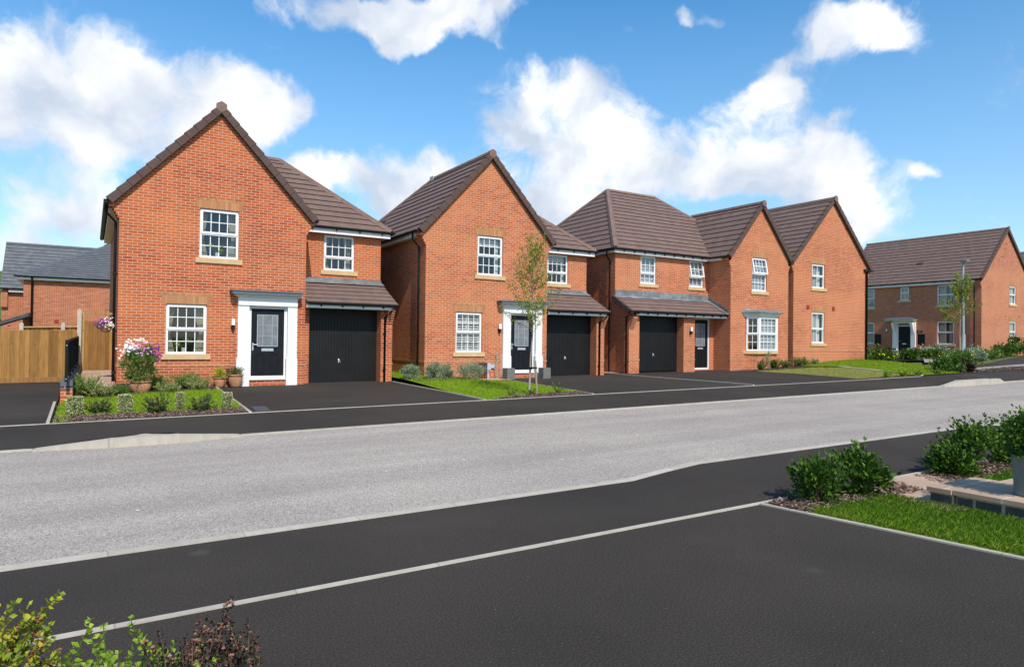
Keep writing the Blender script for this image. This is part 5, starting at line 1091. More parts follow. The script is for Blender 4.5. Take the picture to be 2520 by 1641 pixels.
# ---------------------------------------------------------------- planting
class LB:
    def __init__(s, seed): s.v = []; s.f = []; s.r = random.Random(seed)
    def leaf(s, p, d, L, w, fold=0.25):
        r = s.r; dx, dy, dz = d
        m_ = math.sqrt(dx * dx + dy * dy + dz * dz) or 1; dx /= m_; dy /= m_; dz /= m_
        ax, ay, az_ = r.gauss(0, 1), r.gauss(0, 1), r.gauss(0, 1)
        sx, sy, sz = dy * az_ - dz * ay, dz * ax - dx * az_, dx * ay - dy * ax
        k = math.sqrt(sx * sx + sy * sy + sz * sz) or 1; sx *= w / k; sy *= w / k; sz *= w / k
        nx, ny, nz = (dy * sz - dz * sy) * fold, (dz * sx - dx * sz) * fold, (dx * sy - dy * sx) * fold
        x, y, z = p; i = len(s.v); h = 0.45 * L
        s.v += [(x, y, z), (x + dx * h + sx + nx, y + dy * h + sy + ny, z + dz * h + sz + nz), (x + dx * L, y + dy * L, z + dz * L), (x + dx * h - sx + nx, y + dy * h - sy + ny, z + dz * h - sz + nz)]
        s.f.append((i, i + 1, i + 2, i + 3))
    def flower(s, p, rad, n=5):
        r = s.r; a0 = r.random() * 6.28; nx, ny = r.uniform(-0.6, 0.6), r.uniform(-0.9, 0.1); i = len(s.v)
        pts = []
        for k in range(n * 2):
            a = a0 + math.pi * k / n; q = rad * (1 if k % 2 == 0 else 0.62)
            dx, dz = q * math.cos(a), q * math.sin(a); pts.append((p[0] + dx, p[1] + dz * 0.5 - 0.1 * q, p[2] + dz * 0.8))
        s.v += pts; s.f.append(tuple(range(i, i + n * 2)))
    def ball(s, p, rad):
        x, y, z = p; i = len(s.v); r = rad
        s.v += [(x + r, y, z), (x, y + r, z), (x - r, y, z), (x, y - r, z), (x, y, z + r), (x, y, z - r)]
        for a, b in ((0, 1), (1, 2), (2, 3), (3, 0)): s.f += [(i + a, i + b, i + 4), (i + b, i + a, i + 5)]
    def build(s, name, mat, parent=None, org=(0, 0, 0)):
        me = bpy.data.meshes.new(name); ox, oy, oz = org
        me.from_pydata([(x - ox, y - oy, z - oz) for x, y, z in s.v], [], s.f); me.materials.append(M[mat]); me.update()
        o = bpy.data.objects.new(name, me); col.objects.link(o)
        if parent: o.parent = parent
        else: o.location = org
        return o
def hf(x, y):
    if -0.5 < x < 3 and y > 13: return h_garden(x, y)
    if 7.8 < x < 11.8 and 13 < y < 25: return h_lawn2(x, y)
    return hz(x, y)
def bush(seed, x, y, rx, h, mat, label, cat='shrub', group=None, n=700, L=0.05, w=0.014, name='shrub', ry=None, z=None, clumps=26, flowers=None, nf=0, fr=0.02, spike=0.0, low=0.1, parent=None, root=None):
    ry = ry or rx; z = hf(x, y) if z is None else z; r = random.Random(seed); lb = LB(seed + 1)
    t = root if root else thing(name, (x, y, z), label, cat, group); org = (x, y, z) if not root else tuple(parent_org(root))
    cl = []
    for i in range(clumps):
        a = r.random() * 6.283; u = math.sqrt(r.random()); e = r.uniform(low, 1.0) 
        k = math.sqrt(max(0.05, 1 - (max(0, e - 0.45) / 0.62) ** 2)) * (0.75 + 0.35 * r.random())
        cl.append((x + rx * u * k * math.cos(a), y + ry * u * k * math.sin(a), z + h * e * (0.86 + 0.2 * r.random()), r.uniform(0.5, 1.0)))
    for i in range(n):
        cx, cy, cz, cs = cl[i % clumps]; s_ = rx * 0.24 * cs
        px, py, pz = r.gauss(cx, s_), r.gauss(cy, s_), max(z + 0.01, r.gauss(cz, s_ * 0.8))
        d = ((px - x) / rx * 0.8 + r.gauss(0, 0.55), (py - y) / ry * 0.8 + r.gauss(0, 0.55), (pz - z) / h * 0.7 + spike + r.gauss(0, 0.4))
        lb.leaf((px, py, pz), d, L * r.uniform(0.65, 1.25), w * r.uniform(0.7, 1.2))
    lb.build('foliage', mat, t, org)
    sb = MB()
    for i in range(7):
        cx, cy, cz, cs = cl[i % clumps]; sb.tube([(x + r.uniform(-.03, .03), y + r.uniform(-.03, .03), z - 0.03), ((x + cx) / 2, (y + cy) / 2, z + (cz - z) * 0.55), (cx, cy, cz)], [0.008, 0.006, 0.003], 5, False)
    so = sb.build('stems', 'stem_brown', None, org=org); so.location = (0, 0, 0); so.parent = t
    if flowers:
        fb = LB(seed + 7)
        for i in range(nf):
            cx, cy, cz, cs = cl[r.randrange(clumps)]
            if cz < z + h * 0.55: cz += h * 0.3
            fb.flower((r.gauss(cx, rx * 0.15), r.gauss(cy, rx * 0.15) - rx * 0.1, r.gauss(cz, h * 0.06) + h * 0.08), fr * r.uniform(0.8, 1.2))
        fb.build('flowers', flowers, t, org)
    return t
def sprays(seed, x, y, z, label, cat, n, hgt, tilt, leafmat, L, w, step, name='shrub', group=None, rad=0.005, heads=None, hn=0.0, hr=0.011, side=0, up0=0.35, stemmat='stem_green', bare=0.12, spread=0.06, root=None):
    """stems rising from a base, each clothed with leaves"""
    r = random.Random(seed); t = root or thing(name, (x, y, z), label, cat, group); lb = LB(seed + 1); sb = MB(); hb_ = LB(seed + 2)
    org = tuple(parent_org(t))
    def run(p, d, ln, rd, depth):
        m_ = max(4, int(ln / 0.06)); pts = [Vector(p)]; d = Vector(d).normalized()
        for i in range(m_):
            d = (d + Vector((r.gauss(0, 0.05), r.gauss(0, 0.05), 0.03))).normalized(); pts.append(pts[-1] + d * (ln / m_))
        sb.tube(pts, [rd * (1 - 0.7 * i / m_) for i in range(m_ + 1)], 4, False)
        k = 0.0
        while k < ln:
            f = k / ln
            if f > bare or depth:
                i = min(m_ - 1, int(f * m_)); q = pts[i].lerp(pts[i + 1], f * m_ - i); dd = (pts[i + 1] - pts[i]).normalized()
                for sgn in (1, -1):
                    o = Vector((r.gauss(0, 1), r.gauss(0, 1), r.gauss(0, 1))).cross(dd).normalized()
                    lb.leaf(tuple(q), tuple(o * 0.9 + dd * r.uniform(0.2, 0.9)), L * r.uniform(0.6, 1.2) * (1.1 - 0.4 * f), w * r.uniform(0.7, 1.2))
                if hn and r.random() < hn:
                    o = Vector((r.gauss(0, 1), r.gauss(0, 1), abs(r.gauss(0, 1)))).normalized()
                    c_ = q + o * 0.022
                    for _ in range(4): hb_.ball((c_.x + r.gauss(0, hr * .5), c_.y + r.gauss(0, hr * .5), c_.z + r.gauss(0, hr * .5)), hr * r.uniform(0.45, 0.8))
            k += step * r.uniform(0.7, 1.3)
        if side and depth == 0:
            for _ in range(side):
                f = r.uniform(0.3, 0.9); i = min(m_ - 1, int(f * m_)); dd = (pts[i + 1] - pts[i]).normalized(); o = Vector((r.gauss(0, 1), r.gauss(0, 1), 0.2)).normalized()
                run(pts[i], dd + o * 0.8, ln * r.uniform(0.2, 0.42), rd * 0.6, 1)
    for i in range(n):
        a = r.random() * 6.283; tl_ = tilt * math.sqrt(r.random()); d = Vector((math.cos(a) * math.sin(tl_), math.sin(a) * math.sin(tl_), math.cos(tl_)))
        run((x + r.uniform(-1, 1) * spread, y + r.uniform(-1, 1) * spread, z - 0.01), d, hgt * r.uniform(0.62, 1.05), rad, 0)
    lb.build('foliage', leafmat, t, org)
    so = sb.build('stems', stemmat, None, org=org); so.location = (0, 0, 0); so.parent = t
    if heads and hb_.v: hb_.build('seed_heads', heads, t, org)
    return t
# -- bark mulch
def mulch(poly, h, n, seed, size=1.0):
    g_ = MB(); sheet(g_, poly, h, 0.016, 0.5); tag(g_.build('flower_bed', 'soil'), kind='structure')
    r = random.Random(seed); lb = LB(seed); xs = [p[0] for p in poly]; ys = [p[1] for p in poly]; c = 0
    def inside(x, y):
        s_ = 0
        for i in range(len(poly)):
            a, b = poly[i], poly[(i + 1) % len(poly)]; cr_ = (b[0] - a[0]) * (y - a[1]) - (b[1] - a[1]) * (x - a[0])
            if cr_ < 0: return False
        return True
    while c < n:
        x = r.uniform(min(xs), max(xs)); y = r.uniform(min(ys), max(ys))
        if inside(x, y): lb.leaf((x, y, h(x, y) + 0.018 + r.random() * 0.02), (r.gauss(0, 1), r.gauss(0, 1), r.gauss(0, 0.25)), r.uniform(0.02, 0.06) * size, r.uniform(0.004, 0.010) * size)
        c += 1
    tag(lb.build('bark_mulch', 'mulch_chips'), 'brown bark mulch chips in a garden bed', 'bark mulch', kind='stuff')
mulch([(-0.5, 13.83), (2.6, 13.83), (2.64, 14.75), (-0.5, 14.75)], h_garden, 4500, 11)
mulch([(-0.3, 17.7), (2.9, 19.2), (2.95, 20.42), (-0.3, 20.42)], h_garden, 2600, 12)
mulch([(7.95, 13.83), (11.0, 13.83), (11.15, 14.6), (9.2, 14.55)], h_lawn2, 2600, 13)
mulch([(8.3, 18.8), (11.3, 18.4), (11.7, 19.3), (8.3, 20.0)], h_lawn2, 1200, 14)
mulch([(5.17, 4.03), (5.2, 3.62), (6.9, 3.55), (7.1, 4.03)], hz, 3600, 15)
mulch([(7.55, 4.02), (7.35, 3.5), (14, 3.55), (14, 4.02)], hz, 4500, 16)
mulch([(23.0, 13.83), (36.2, 13.83), (36.4, 15.9), (32.5, 15.2), (30.2, 14.5), (23.0, 14.15)], hz, 6000, 17, 1.5)
mulch([(24.55, 19.5), (27.9, 18.9), (29.3, 19.5), (29.3, 20.3), (24.2, 20.38)], hz, 1500, 18)
mulch([(36.5, 16.5), (48.8, 20.0), (49.0, 21.5), (49, 25.9), (46, 23.5), (37, 18.6), (32.5, 20.3), (32.6, 18.5)], hz, 2500, 19, 2.2)
# -- grass blades
def blades(poly, h, n, seed, mat, L, w, lbl, keep=None):
    r = random.Random(seed); vs = []; fs = []; xs = [p[0] for p in poly]; ys = [p[1] for p in poly]; x0, x1, y0, y1 = min(xs), max(xs), min(ys), max(ys)
    for _ in range(n):
        x = r.uniform(x0, x1); y = r.uniform(y0, y1); ok = False; j = len(poly) - 1
        for i in range(len(poly)):
            xi, yi = poly[i]; xj, yj = poly[j]
            if (yi > y) != (yj > y) and x < (xj - xi) * (y - yi) / (yj - yi) + xi: ok = not ok
            j = i
        if not ok or (keep and not keep(x, y, r)): continue
        a = r.random() * 3.1416; ca, sa = math.cos(a) * w, math.sin(a) * w; ln = L * r.uniform(0.5, 1.2); z = h(x, y) + 0.005; bx, by = r.gauss(0, 0.4) * ln, r.gauss(0, 0.4) * ln; i = len(vs)
        vs += [(x - ca, y - sa, z), (x + ca, y + sa, z), (x + bx * 0.4 + ca * 0.7, y + by * 0.4 + sa * 0.7, z + ln * 0.6), (x + bx, y + by, z + ln)]; fs += [(i, i + 1, i + 2), (i, i + 2, i + 3)]
    me = bpy.data.meshes.new('grass'); me.from_pydata(vs, [], fs); me.materials.append(M[mat]); o = bpy.data.objects.new('grass', me); col.objects.link(o)
    tag(o, lbl, 'grass', kind='stuff')
notbed1 = lambda x, y, r: 14.62 + r.gauss(0, 0.05) < y < 17.9 + 0.42 * (x + 0.3) + r.gauss(0, 0.05) or (x < -0.3 and y < 17.5)
blades(LAWNS[0][1], h_garden, 26000, 31, 'grass_blades', 0.055, 0.006, 'bright mown lawn in front of the nearest house', notbed1)
blades(LAWNS[1][1], h_lawn2, 26000, 32, 'grass_blades', 0.06, 0.007, 'bright lawn in front of and beside the second house', lambda x, y, r: y > 14.5 + r.gauss(0, 0.07) - max(0, 9.2 - x) * 0.5)
blades(LAWNS[2][1], hz, 9000, 33, 'grass_dry', 0.04, 0.009, 'pale dry mown lawn by the third driveway')
blades(LAWNS[3][1], LAWNS[3][2], 22000, 34, 'grass_blades', 0.06, 0.010, 'bright lawn in front of the plain gable end')
NL = [(5.48, 1.6), (5.6, -0.5), (7.0, -0.5), (6.45, 3.0), (6.42, 3.3), (6.45, 3.62), (5.24, 3.72)]
blades(NL, hz, 60000, 35, 'grass_lush', 0.048, 0.0022, 'lush lawn corner beside the near driveway')
blades([(7.5, 3.1), (14, 3.1), (14, 3.6), (7.4, 3.55)], hz, 16000, 36, 'grass_lush', 0.06, 0.003, 'strip of lush grass behind the stone step')
blades([(5.47, 1.6), (5.62, 1.6), (5.30, 3.75), (5.225, 3.75)], hz, 3500, 37, 'grass_dry', 0.03, 0.0025, 'dry yellow grass along the driveway edging')

blades([(5.25, 1.6), (5.85, 1.6), (5.75, 2.6), (5.62, 3.5), (5.25, 3.72)], hz, 9000, 38, 'grass_blades', 0.042, 0.0024, 'yellow-green grass near the driveway edging, sunlight painted into its colour', lambda x, y, r: x > 5.44 - (y - 1.6) * 0.114 + 0.04 and r.random() < 1.1 - (x - 5.40 + (y - 1.6) * 0.1) * 1.9)  # lit strip of lawn painted as brighter blades, thinning away from the edging
# -- first garden
TOP = 'topiaries along the front of the lawn'
def topiary(seed, x, y, r0, h, label):
    z = h_garden(x, y); t = thing('topiary', (x, y, z), label, 'topiary', TOP); lb = LB(seed); r = random.Random(seed)
    for i in range(2300):
        a = r.random() * 6.283; e = r.random(); k = r0 * (0.86 + 0.14 * math.sin(e * 3) + r.gauss(0, 0.05)); top = r.random() < 0.22
        if top: q = math.sqrt(r.random()) * k; p = (x + q * math.cos(a), y + q * math.sin(a), z + 0.05 + (h - 0.05) * (1 + r.gauss(0, 0.02))); d = (r.gauss(0, 1), r.gauss(0, 1), 0.8)
        else: p = (x + k * math.cos(a) * (1 - r.random() * 0.2), y + k * math.sin(a) * (1 - r.random() * 0.2), z + 0.05 + (h - 0.05) * e); d = (math.cos(a), math.sin(a), r.gauss(0, 0.7))
        lb.leaf(p, d, r.uniform(0.020, 0.034), r.uniform(0.009, 0.014))
    lb.build('foliage', 'leaf_variegated', t, (x, y, z)); mb = MB(); mb.tube([(x, y, z - 0.02), (x, y, z + h * 0.7)], 0.012, 6); o = mb.build('stem', 'stem_brown', None, org=(x, y, z)); o.location = (0, 0, 0); o.parent = t
topiary(41, -0.22, 14.75, 0.125, 0.34, 'leftmost clipped variegated topiary, next to the left driveway edge'); topiary(42, 0.58, 14.85, 0.115, 0.335, 'second clipped variegated topiary, wide and square-topped')
topiary(43, 1.52, 14.9, 0.07, 0.33, 'slimmest clipped variegated topiary, right of the middle of the lawn'); topiary(44, 2.38, 14.85, 0.085, 0.30, 'clipped variegated topiary nearest the garage driveway')
for i, (x, y, h, lab) in enumerate(((0.18, 14.95, 0.40, 'spreading berberis between the two left topiaries'), (1.12, 14.55, 0.48, 'bushiest berberis, in the middle of the front bed'), (1.87, 14.45, 0.42, 'berberis with one long leaning shoot, right of the slim topiary'))):
    sprays(50 + i, x, y, h_garden(x, y), lab, 'shrub', 34, h * 0.85, 1.15, 'leaf_berberis', 0.038, 0.014, 0.016, group='berberis shrubs in the front bed', side=2, bare=0.05)
JU = 'shrubs under the window'
for i, (x, y, rx, h, mt, lab) in enumerate(((-0.10, 18.3, 0.30, 0.50, 'leaf_juniper', 'feathery green shrub behind the low brick wall'), (0.22, 18.0, 0.30, 0.34, 'leaf_cream', 'cream-tinged shrub in front of the feathery one'), (0.56, 18.25, 0.26, 0.30, 'leaf_mid', 'low green shrub left of the petunia pot'),
    (1.42, 19.1, 0.30, 0.42, 'leaf_juniper', 'dark feathery shrub right of the petunia pot'), (1.62, 18.6, 0.30, 0.27, 'leaf_cream', 'low cream shrub nearest the lawn, right of the petunia pot'), (2.15, 19.5, 0.30, 0.42, 'leaf_juniper', 'feathery shrub under the right of the window'), (2.35, 19.1, 0.32, 0.36, 'leaf_cream', 'cream-tinged shrub beside the driveway edging'))):
    sprays(60 + i, x, y, h_garden(x, y), lab, 'shrub', 85, h * 1.12, 1.1, mt, 0.034, 0.009, 0.016, group=JU, side=2, bare=0.02, spread=rx * 0.45)
def pot(x, y, z, r0, h, label, name='plant_pot', group='terracotta pots by the nearest house'):
    mb = MB(); mb.lathe([(0.0, z), (r0 * 0.58, z), (r0 * 0.72, z + h * 0.15), (r0 * 0.92, z + h * 0.5), (r0 * 0.93, z + h * 0.75), (r0 * 0.88, z + h * 0.88), (r0 * 0.98, z + h * 0.9), (r0 * 1.0, z + h), (r0 * 0.9, z + h), (r0 * 0.84, z + h * 0.85), (0.0, z + h * 0.83)], x, y)
    return tag(mb.build(name, 'terracotta', None, org=(x, y, z), smooth=True), label, 'pot', group)
px_, py_ = 1.04, 18.62; pz_ = h_garden(px_, py_) - 0.02
pot(px_, py_, pz_, 0.25, 0.31, 'largest terracotta pot, on the lawn edge, holding the tall petunia plant')
pt = thing('potted_plant', (px_, py_, pz_ + 0.26), 'tall bushy plant topped with white, pink and purple petunias in the big pot', 'plant')
bush(71, px_, py_, 0.34, 0.86, 'leaf_mid', '', n=4200, L=0.07, w=0.013, z=pz_ + 0.26, clumps=34, spike=0.35, root=pt, low=0.12)
for k, (mt, cx, cz, sx, n) in enumerate((('petal_white', -0.24, 0.84, 0.085, 95), ('petal_pink', 0.02, 0.84, 0.13, 50), ('petal_purple', 0.28, 0.76, 0.09, 55))):
    fb = LB(80 + k)
    for i in range(n): fb.flower((px_ + cx + fb.r.gauss(0, sx), py_ - 0.05 + fb.r.gauss(0, 0.14), pz_ + 0.26 + cz + fb.r.gauss(0, 0.085) - abs(cx) * 0.12), fb.r.uniform(0.022, 0.034))
    if k == 0:
        for i in range(14): fb.flower((px_ - 0.06 + fb.r.gauss(0, 0.06), py_ - 0.05, pz_ + 0.26 + 1.03 + fb.r.gauss(0, 0.03)), 0.032)
    fb.build('flowers', mt, pt, (px_, py_, pz_ + 0.26))
pot(3.02, 20.10, hz(3.0, 20.1), 0.155, 0.28, 'smaller terracotta pot with lime foliage, left of the pair by the door'); bush(91, 3.02, 20.10, 0.16, 0.30, 'leaf_yellow', 'round lime-yellow plant in the smaller pot by the door', 'plant', 'potted plants by the door', 1500, 0.03, 0.010, 'potted_plant', z=hz(3, 20.1) + 0.22)
pot(3.42, 20.05, hz(3.4, 20.05), 0.20, 0.36, 'wide terracotta pot touching the white door surround'); bush(92, 3.42, 20.05, 0.19, 0.22, 'leaf_berberis', 'low dark green plant in the wide pot by the door', 'plant', 'potted plants by the door', 1500, 0.03, 0.010, 'potted_plant', z=hz(3.4, 20.05) + 0.30)
mb = MB(); mb.box(3.235, 3.32, 20.33, 20.41, 0.12, 0.50); tag(mb.build('meter_box', 'meter_brown', org=(3.28, 20.37, 0.12)), 'small dark meter box behind the two terracotta pots', 'meter box', 'meter boxes on house walls')
# hanging basket on its bracket
mb = MB(); bx, by, bz = 0.33, 20.9, 1.62; mb.lathe([(0, bz - 0.17), (0.09, bz - 0.15), (0.15, bz - 0.05), (0.16, bz)], bx, by, 18); hb2 = thing('hanging_basket', (bx, by, bz), 'hanging basket of white and purple flowers beside the black downpipe', 'hanging basket')
solid(hb2, mb, 'basket', 'terracotta')
bush(95, bx, by, 0.20, 0.22, 'leaf_mid', '', n=500, L=0.04, w=0.012, z=bz - 0.08, root=hb2, clumps=16)
for mt, cx, n in (('petal_white', 0.06, 60), ('petal_purple', -0.13, 45), ('petal_pink', -0.02, 30)):
    fb = LB(int(n * 3))
    for i in range(n): fb.flower((bx + cx + fb.r.gauss(0, 0.07), by - 0.12 + fb.r.gauss(0, 0.05), bz + 0.07 + fb.r.gauss(0, 0.07)), fb.r.uniform(0.016, 0.028))
    fb.build('flowers', mt, hb2, (bx, by, bz))
mb = MB(); mb.tube([(0.59, by, bz + 0.42), (bx, by, bz + 0.42), (bx, by, bz + 0.05)], 0.008, 6); solid(hb2, mb, 'bracket', 'black_metal')

# -- second garden
LV = 'silvery shrubs under the shuttered window'
for i, (x, y, rx, h, lab) in enumerate(((8.38, 19.5, 0.24, 0.42, 'silvery lavender shrub at the corner of the second house'), (9.10, 19.35, 0.30, 0.46, 'silvery lavender shrub left of the shuttered window'), (9.48, 19.3, 0.22, 0.42, 'paler sparse lavender shrub beside the paved patch'), (10.20, 19.0, 0.42, 0.50, 'widest silvery lavender shrub, right of the shuttered window'))):
    bush(100 + i, x, y, rx, h, 'leaf_lavender', lab, group=LV, n=4200, L=0.055, w=0.007, spike=0.9, clumps=30)
for i, (x, y, h, lab) in enumerate(((8.95, 14.5, 0.30, 'leafy weed clump left of the young tree'), (9.5, 14.45, 0.24, 'low weed clump just before the young tree trunk'), (10.35, 14.45, 0.34, 'spiky weed clump right of the young tree'))):
    sprays(110 + i, x, y, h_lawn2(x, y), lab, 'plant', 12, h, 0.8, 'leaf_mid', 0.05, 0.012, 0.03, name='weed', group='weeds around the young tree', bare=0)
def tree(seed, x, y, z, h, hb, wd, label, n=46, mat='leaf_tree', L=0.05, w=0.014, tr=0.028, lean=0.0):
    r = random.Random(seed); t = thing('young_tree', (x, y, z), label, 'tree', 'young staked street trees'); lb = LB(seed); mb = MB(); bm_ = MB()
    trunk = [Vector((x - 0.05, y, z - 0.05)), Vector((x - 0.02 + lean, y, z + hb * 0.6)), Vector((x + 0.03 + lean, y, z + hb)), Vector((x + 0.02, y, z + hb + (h - hb) * 0.5)), Vector((x + 0.06, y, z + h * 0.97))]
    mb.tube(trunk, [tr, tr * 0.85, tr * 0.7, tr * 0.35, tr * 0.1], 8)
    for i in range(n):
        f = r.random() ** 0.8; k = f * 2; base = trunk[2].lerp(trunk[3], min(1, k)) if k < 1 else trunk[3].lerp(trunk[4], k - 1)
        a = r.random() * 6.283; rad = wd * (1 - f * 0.75) * r.uniform(0.45, 1.0); up = (h - hb) * (0.22 + 0.16 * r.random()) * (1 - f * 0.4)
        tip = base + Vector((math.cos(a) * rad, math.sin(a) * rad, up)); mid = base.lerp(tip, 0.5) + Vector((math.cos(a) * rad * 0.12, math.sin(a) * rad * 0.12, -up * 0.08))
        bm_.tube([base, mid, tip], [tr * 0.22, tr * 0.14, tr * 0.05], 4, False)
        m_ = int(58 * (rad + up))
        for j in range(m_):
            g_ = r.uniform(0.25, 1.08); q = base.lerp(mid, g_ * 2) if g_ < 0.5 else mid.lerp(tip, (g_ - 0.5) * 2)
            lb.leaf((q.x + r.gauss(0, 0.045), q.y + r.gauss(0, 0.045), q.z + r.gauss(0, 0.045)), (r.gauss(0, 1), r.gauss(0, 1), r.gauss(0.2, 0.8)), L * r.uniform(0.6, 1.2), w * r.uniform(0.7, 1.2))
    solid(t, mb, 'trunk', 'bark_grey', True); bo_ = solid(t, bm_, 'branches', 'stem_brown'); lb.build('crown', mat, t, (x, y, z)); return t
tree(121, 9.58, 14.6, h_lawn2(9.58, 14.6), 3.80, 1.5, 0.95, 'young staked tree with sparse yellow-green crown, in front of the second house', n=60, mat='leaf_tree', L=0.055, w=0.018)
mb = MB(); mb.tube([(9.70, 14.5, 0.0), (9.64, 14.5, 0.86)], 0.026, 8); tag(mb.build('tree_stake', 'stake_wood', org=(9.7, 14.5, 0)), 'round timber stake tied to the young tree in front', 'stake', 'stakes holding the young trees')
mb = MB(); mb.box(9.52, 9.68, 14.47, 14.60, 0.66, 0.70); tag(mb.build('tree_tie', 'black_plastic', org=(9.6, 14.5, 0.68)), 'black strap tying the young tree to its stake', 'strap')
for x, lab in ((12.21, 'square grey slate planter block left of the second black door'), (13.69, 'square grey slate planter block between the second door and garage')):
    mb = MB(); mb.box(x - 0.155, x + 0.155, 19.84, 20.15, 0.04, 0.43); o = mb.build('stone_planter', 'slate_planter', org=(x, 20, 0.05)); tag(o, lab, 'planter', 'slate planter blocks by the second door')
mt_ = thing('meter_box', (11.45, 20.40, 0.3), 'brown meter box with grey pipe left of the second door', 'meter box', 'meter boxes on house walls')
mb = MB(); mb.box(11.25, 11.55, 20.32, 20.46, 0.22, 0.60); solid(mt_, mb, 'box', 'meter_brown'); mb = MB(); mb.box(11.56, 11.70, 20.34, 20.46, 0.36, 0.60); mb.box(11.70, 11.90, 20.40, 20.46, 0.42, 0.54); mb.tube([(11.60, 20.38, 0.36), (11.60, 20.36, 0.06)], 0.03, 8); solid(mt_, mb, 'pipe', 'pvc_grey')
mb = MB(); mb.tube([(11.93, 20.38, 0.95), (11.96, 20.34, 0.75), (11.88, 20.33, 0.5), (11.93, 20.33, 0.12), (11.98, 20.25, 0.1)], 0.014, 6); tag(mb.build('garden_hose', 'hose_green', org=(11.9, 20.3, 0.1)), 'short green hose hanging by the white door surround', 'hose')

# -- beds before the third and fourth houses
for i, (x, y, h, mt, lab) in enumerate(((25.3, 20.0, 0.42, 'leaf_mid', 'green plant at the left foot of the bay window'), (25.55, 19.8, 0.95, 'leaf_lavender', 'tall thin flowering stems rising before the bay window'), (26.2, 19.95, 0.5, 'leaf_laurel', 'dark rounded plant under the bay window'), (26.65, 19.8, 0.42, 'leaf_berberis', 'reddish plant at the right foot of the bay window'), (27.7, 19.9, 0.55, 'leaf_mid', 'green shrub in the gap between third and fourth houses'), (28.3, 19.9, 0.38, 'leaf_mid', 'straggly shrub at the left of the plain gable'), (29.0, 19.9, 0.34, 'leaf_lavender', 'low silvery plant under the plain gable'))):
    sprays(130 + i, x, y, hz(x, y), lab, 'plant', 26 if i != 1 else 4, h, 0.9 if i != 1 else 0.2, mt, 0.06, 0.014, 0.028, name='border_plant', group='border plants below the bay and gable', side=2, bare=0)
for i, (x, y, h, mt, lab) in enumerate(((24.6, 14.05, 0.42, 'leaf_lime', 'bright weed at the edge of the dry lawn'), (25.75, 14.05, 0.40, 'leaf_lime', 'bright weed by the end of the lawn edging'), (26.7, 14.0, 0.25, 'leaf_berberis', 'small reddish weed by the pavement'), (28.1, 14.05, 0.34, 'leaf_mid', 'tuft of tall grass by the pavement'))):
    sprays(140 + i, x, y, hz(x, y), lab, 'plant', 16, h, 0.9, mt, 0.07, 0.022, 0.03, name='weed', group='weeds along the far pavement', bare=0)
FB = 'shrubs before the double-fronted house'
for i, (x, y, rx, h, mt, fl, lab) in enumerate(((29.9, 14.6, 0.85, 0.85, 'leaf_laurel', None, 'biggest dark green shrub on the pavement corner, left one'), (31.2, 14.75, 0.8, 0.95, 'leaf_laurel', None, 'dark green shrub on the pavement corner, right one'), (30.75, 14.25, 0.42, 0.60, 'leaf_purple', None, 'purple-leaved shrub between the two corner shrubs'),
    (33.1, 19.0, 0.95, 0.95, 'leaf_laurel', 'petal_yellow', 'dark green shrub with yellow flowers beside the plain gable'), (34.3, 18.3, 0.62, 1.0, 'leaf_laurel', None, 'upright dark green shrub left of the white porch'), (36.2, 18.3, 0.75, 0.85, 'leaf_laurel', 'petal_yellow', 'yellow-flowered shrub right of the white porch'),
    (38.6, 19.3, 1.05, 1.15, 'leaf_lavender', None, 'large silvery shrub left of the lamp post'), (42.3, 19.3, 1.2, 1.1, 'leaf_lavender', None, 'large silvery shrub right of the lamp post'), (37.4, 17.5, 0.7, 0.8, 'leaf_mid', 'petal_yellow', 'mid green shrub with yellow flowers, nearer the lamp post'), (39.5, 17.8, 0.7, 0.7, 'leaf_lavender', None, 'low silvery shrub at the foot of the second staked tree'),
    (41.3, 18.0, 0.8, 0.85, 'leaf_mid', 'petal_yellow', 'yellow-flowered shrub just right of the lamp post'), (32.2, 15.0, 0.35, 0.5, 'leaf_lavender', None, 'small pale silvery plant at the pavement corner tip'))):
    bush(150 + i, x, y, rx * 0.74, h * 0.52 if i < 3 else h * 0.42, mt, lab, group=FB, n=1300, L=0.12, w=0.035, clumps=30, flowers=fl, nf=26, fr=0.06)
for i in range(8):
    x = 49.5 + i * 0.95; y = 20.9 - i * 0.12
    bush(170 + i, x, y, 0.62, 0.62 + 0.30 * (i == 2) + 0.1 * (i % 3), 'leaf_laurel', ('hedge shrub nearest the house corner, below the far gable', 'second hedge shrub from the far house corner', 'tallest hedge shrub below the far gable', 'hedge shrub right of the tallest one below the far gable', 'fifth hedge shrub along the far gable', 'sixth hedge shrub along the far gable', 'seventh hedge shrub, near the right edge', 'last hedge shrub at the right edge of the far gable')[i], group='hedge shrubs below the far gable', n=700, L=0.14, w=0.045, clumps=18)
tree(181, 39.6, 18.6, 0.62, 4.3, 1.7, 1.25, 'second young staked tree, behind the grey lamp post', n=46, mat='leaf_tree', L=0.09, w=0.03, tr=0.04)
mb = MB(); mb.tube([(39.35, 18.45, 0.55), (39.30, 18.45, 1.85)], 0.05, 8); tag(mb.build('tree_stake', 'stake_wood', org=(39.3, 18.45, 0.55)), 'round timber stake beside the grey lamp post', 'stake', 'stakes holding the young trees')
lp = thing('street_lamp', (41.5, 19.3, 0.7), 'slim grey street lamp post before the double-fronted house', 'street lamp')
mb = MB(); mb.tube([(41.5, 19.3, 0.6), (41.5, 19.3, 2.0), (41.5, 19.3, 2.08), (41.45, 19.3, 6.1)], [0.105, 0.105, 0.065, 0.042], 14); solid(lp, mb, 'lamp_post', 'galvanised', True)
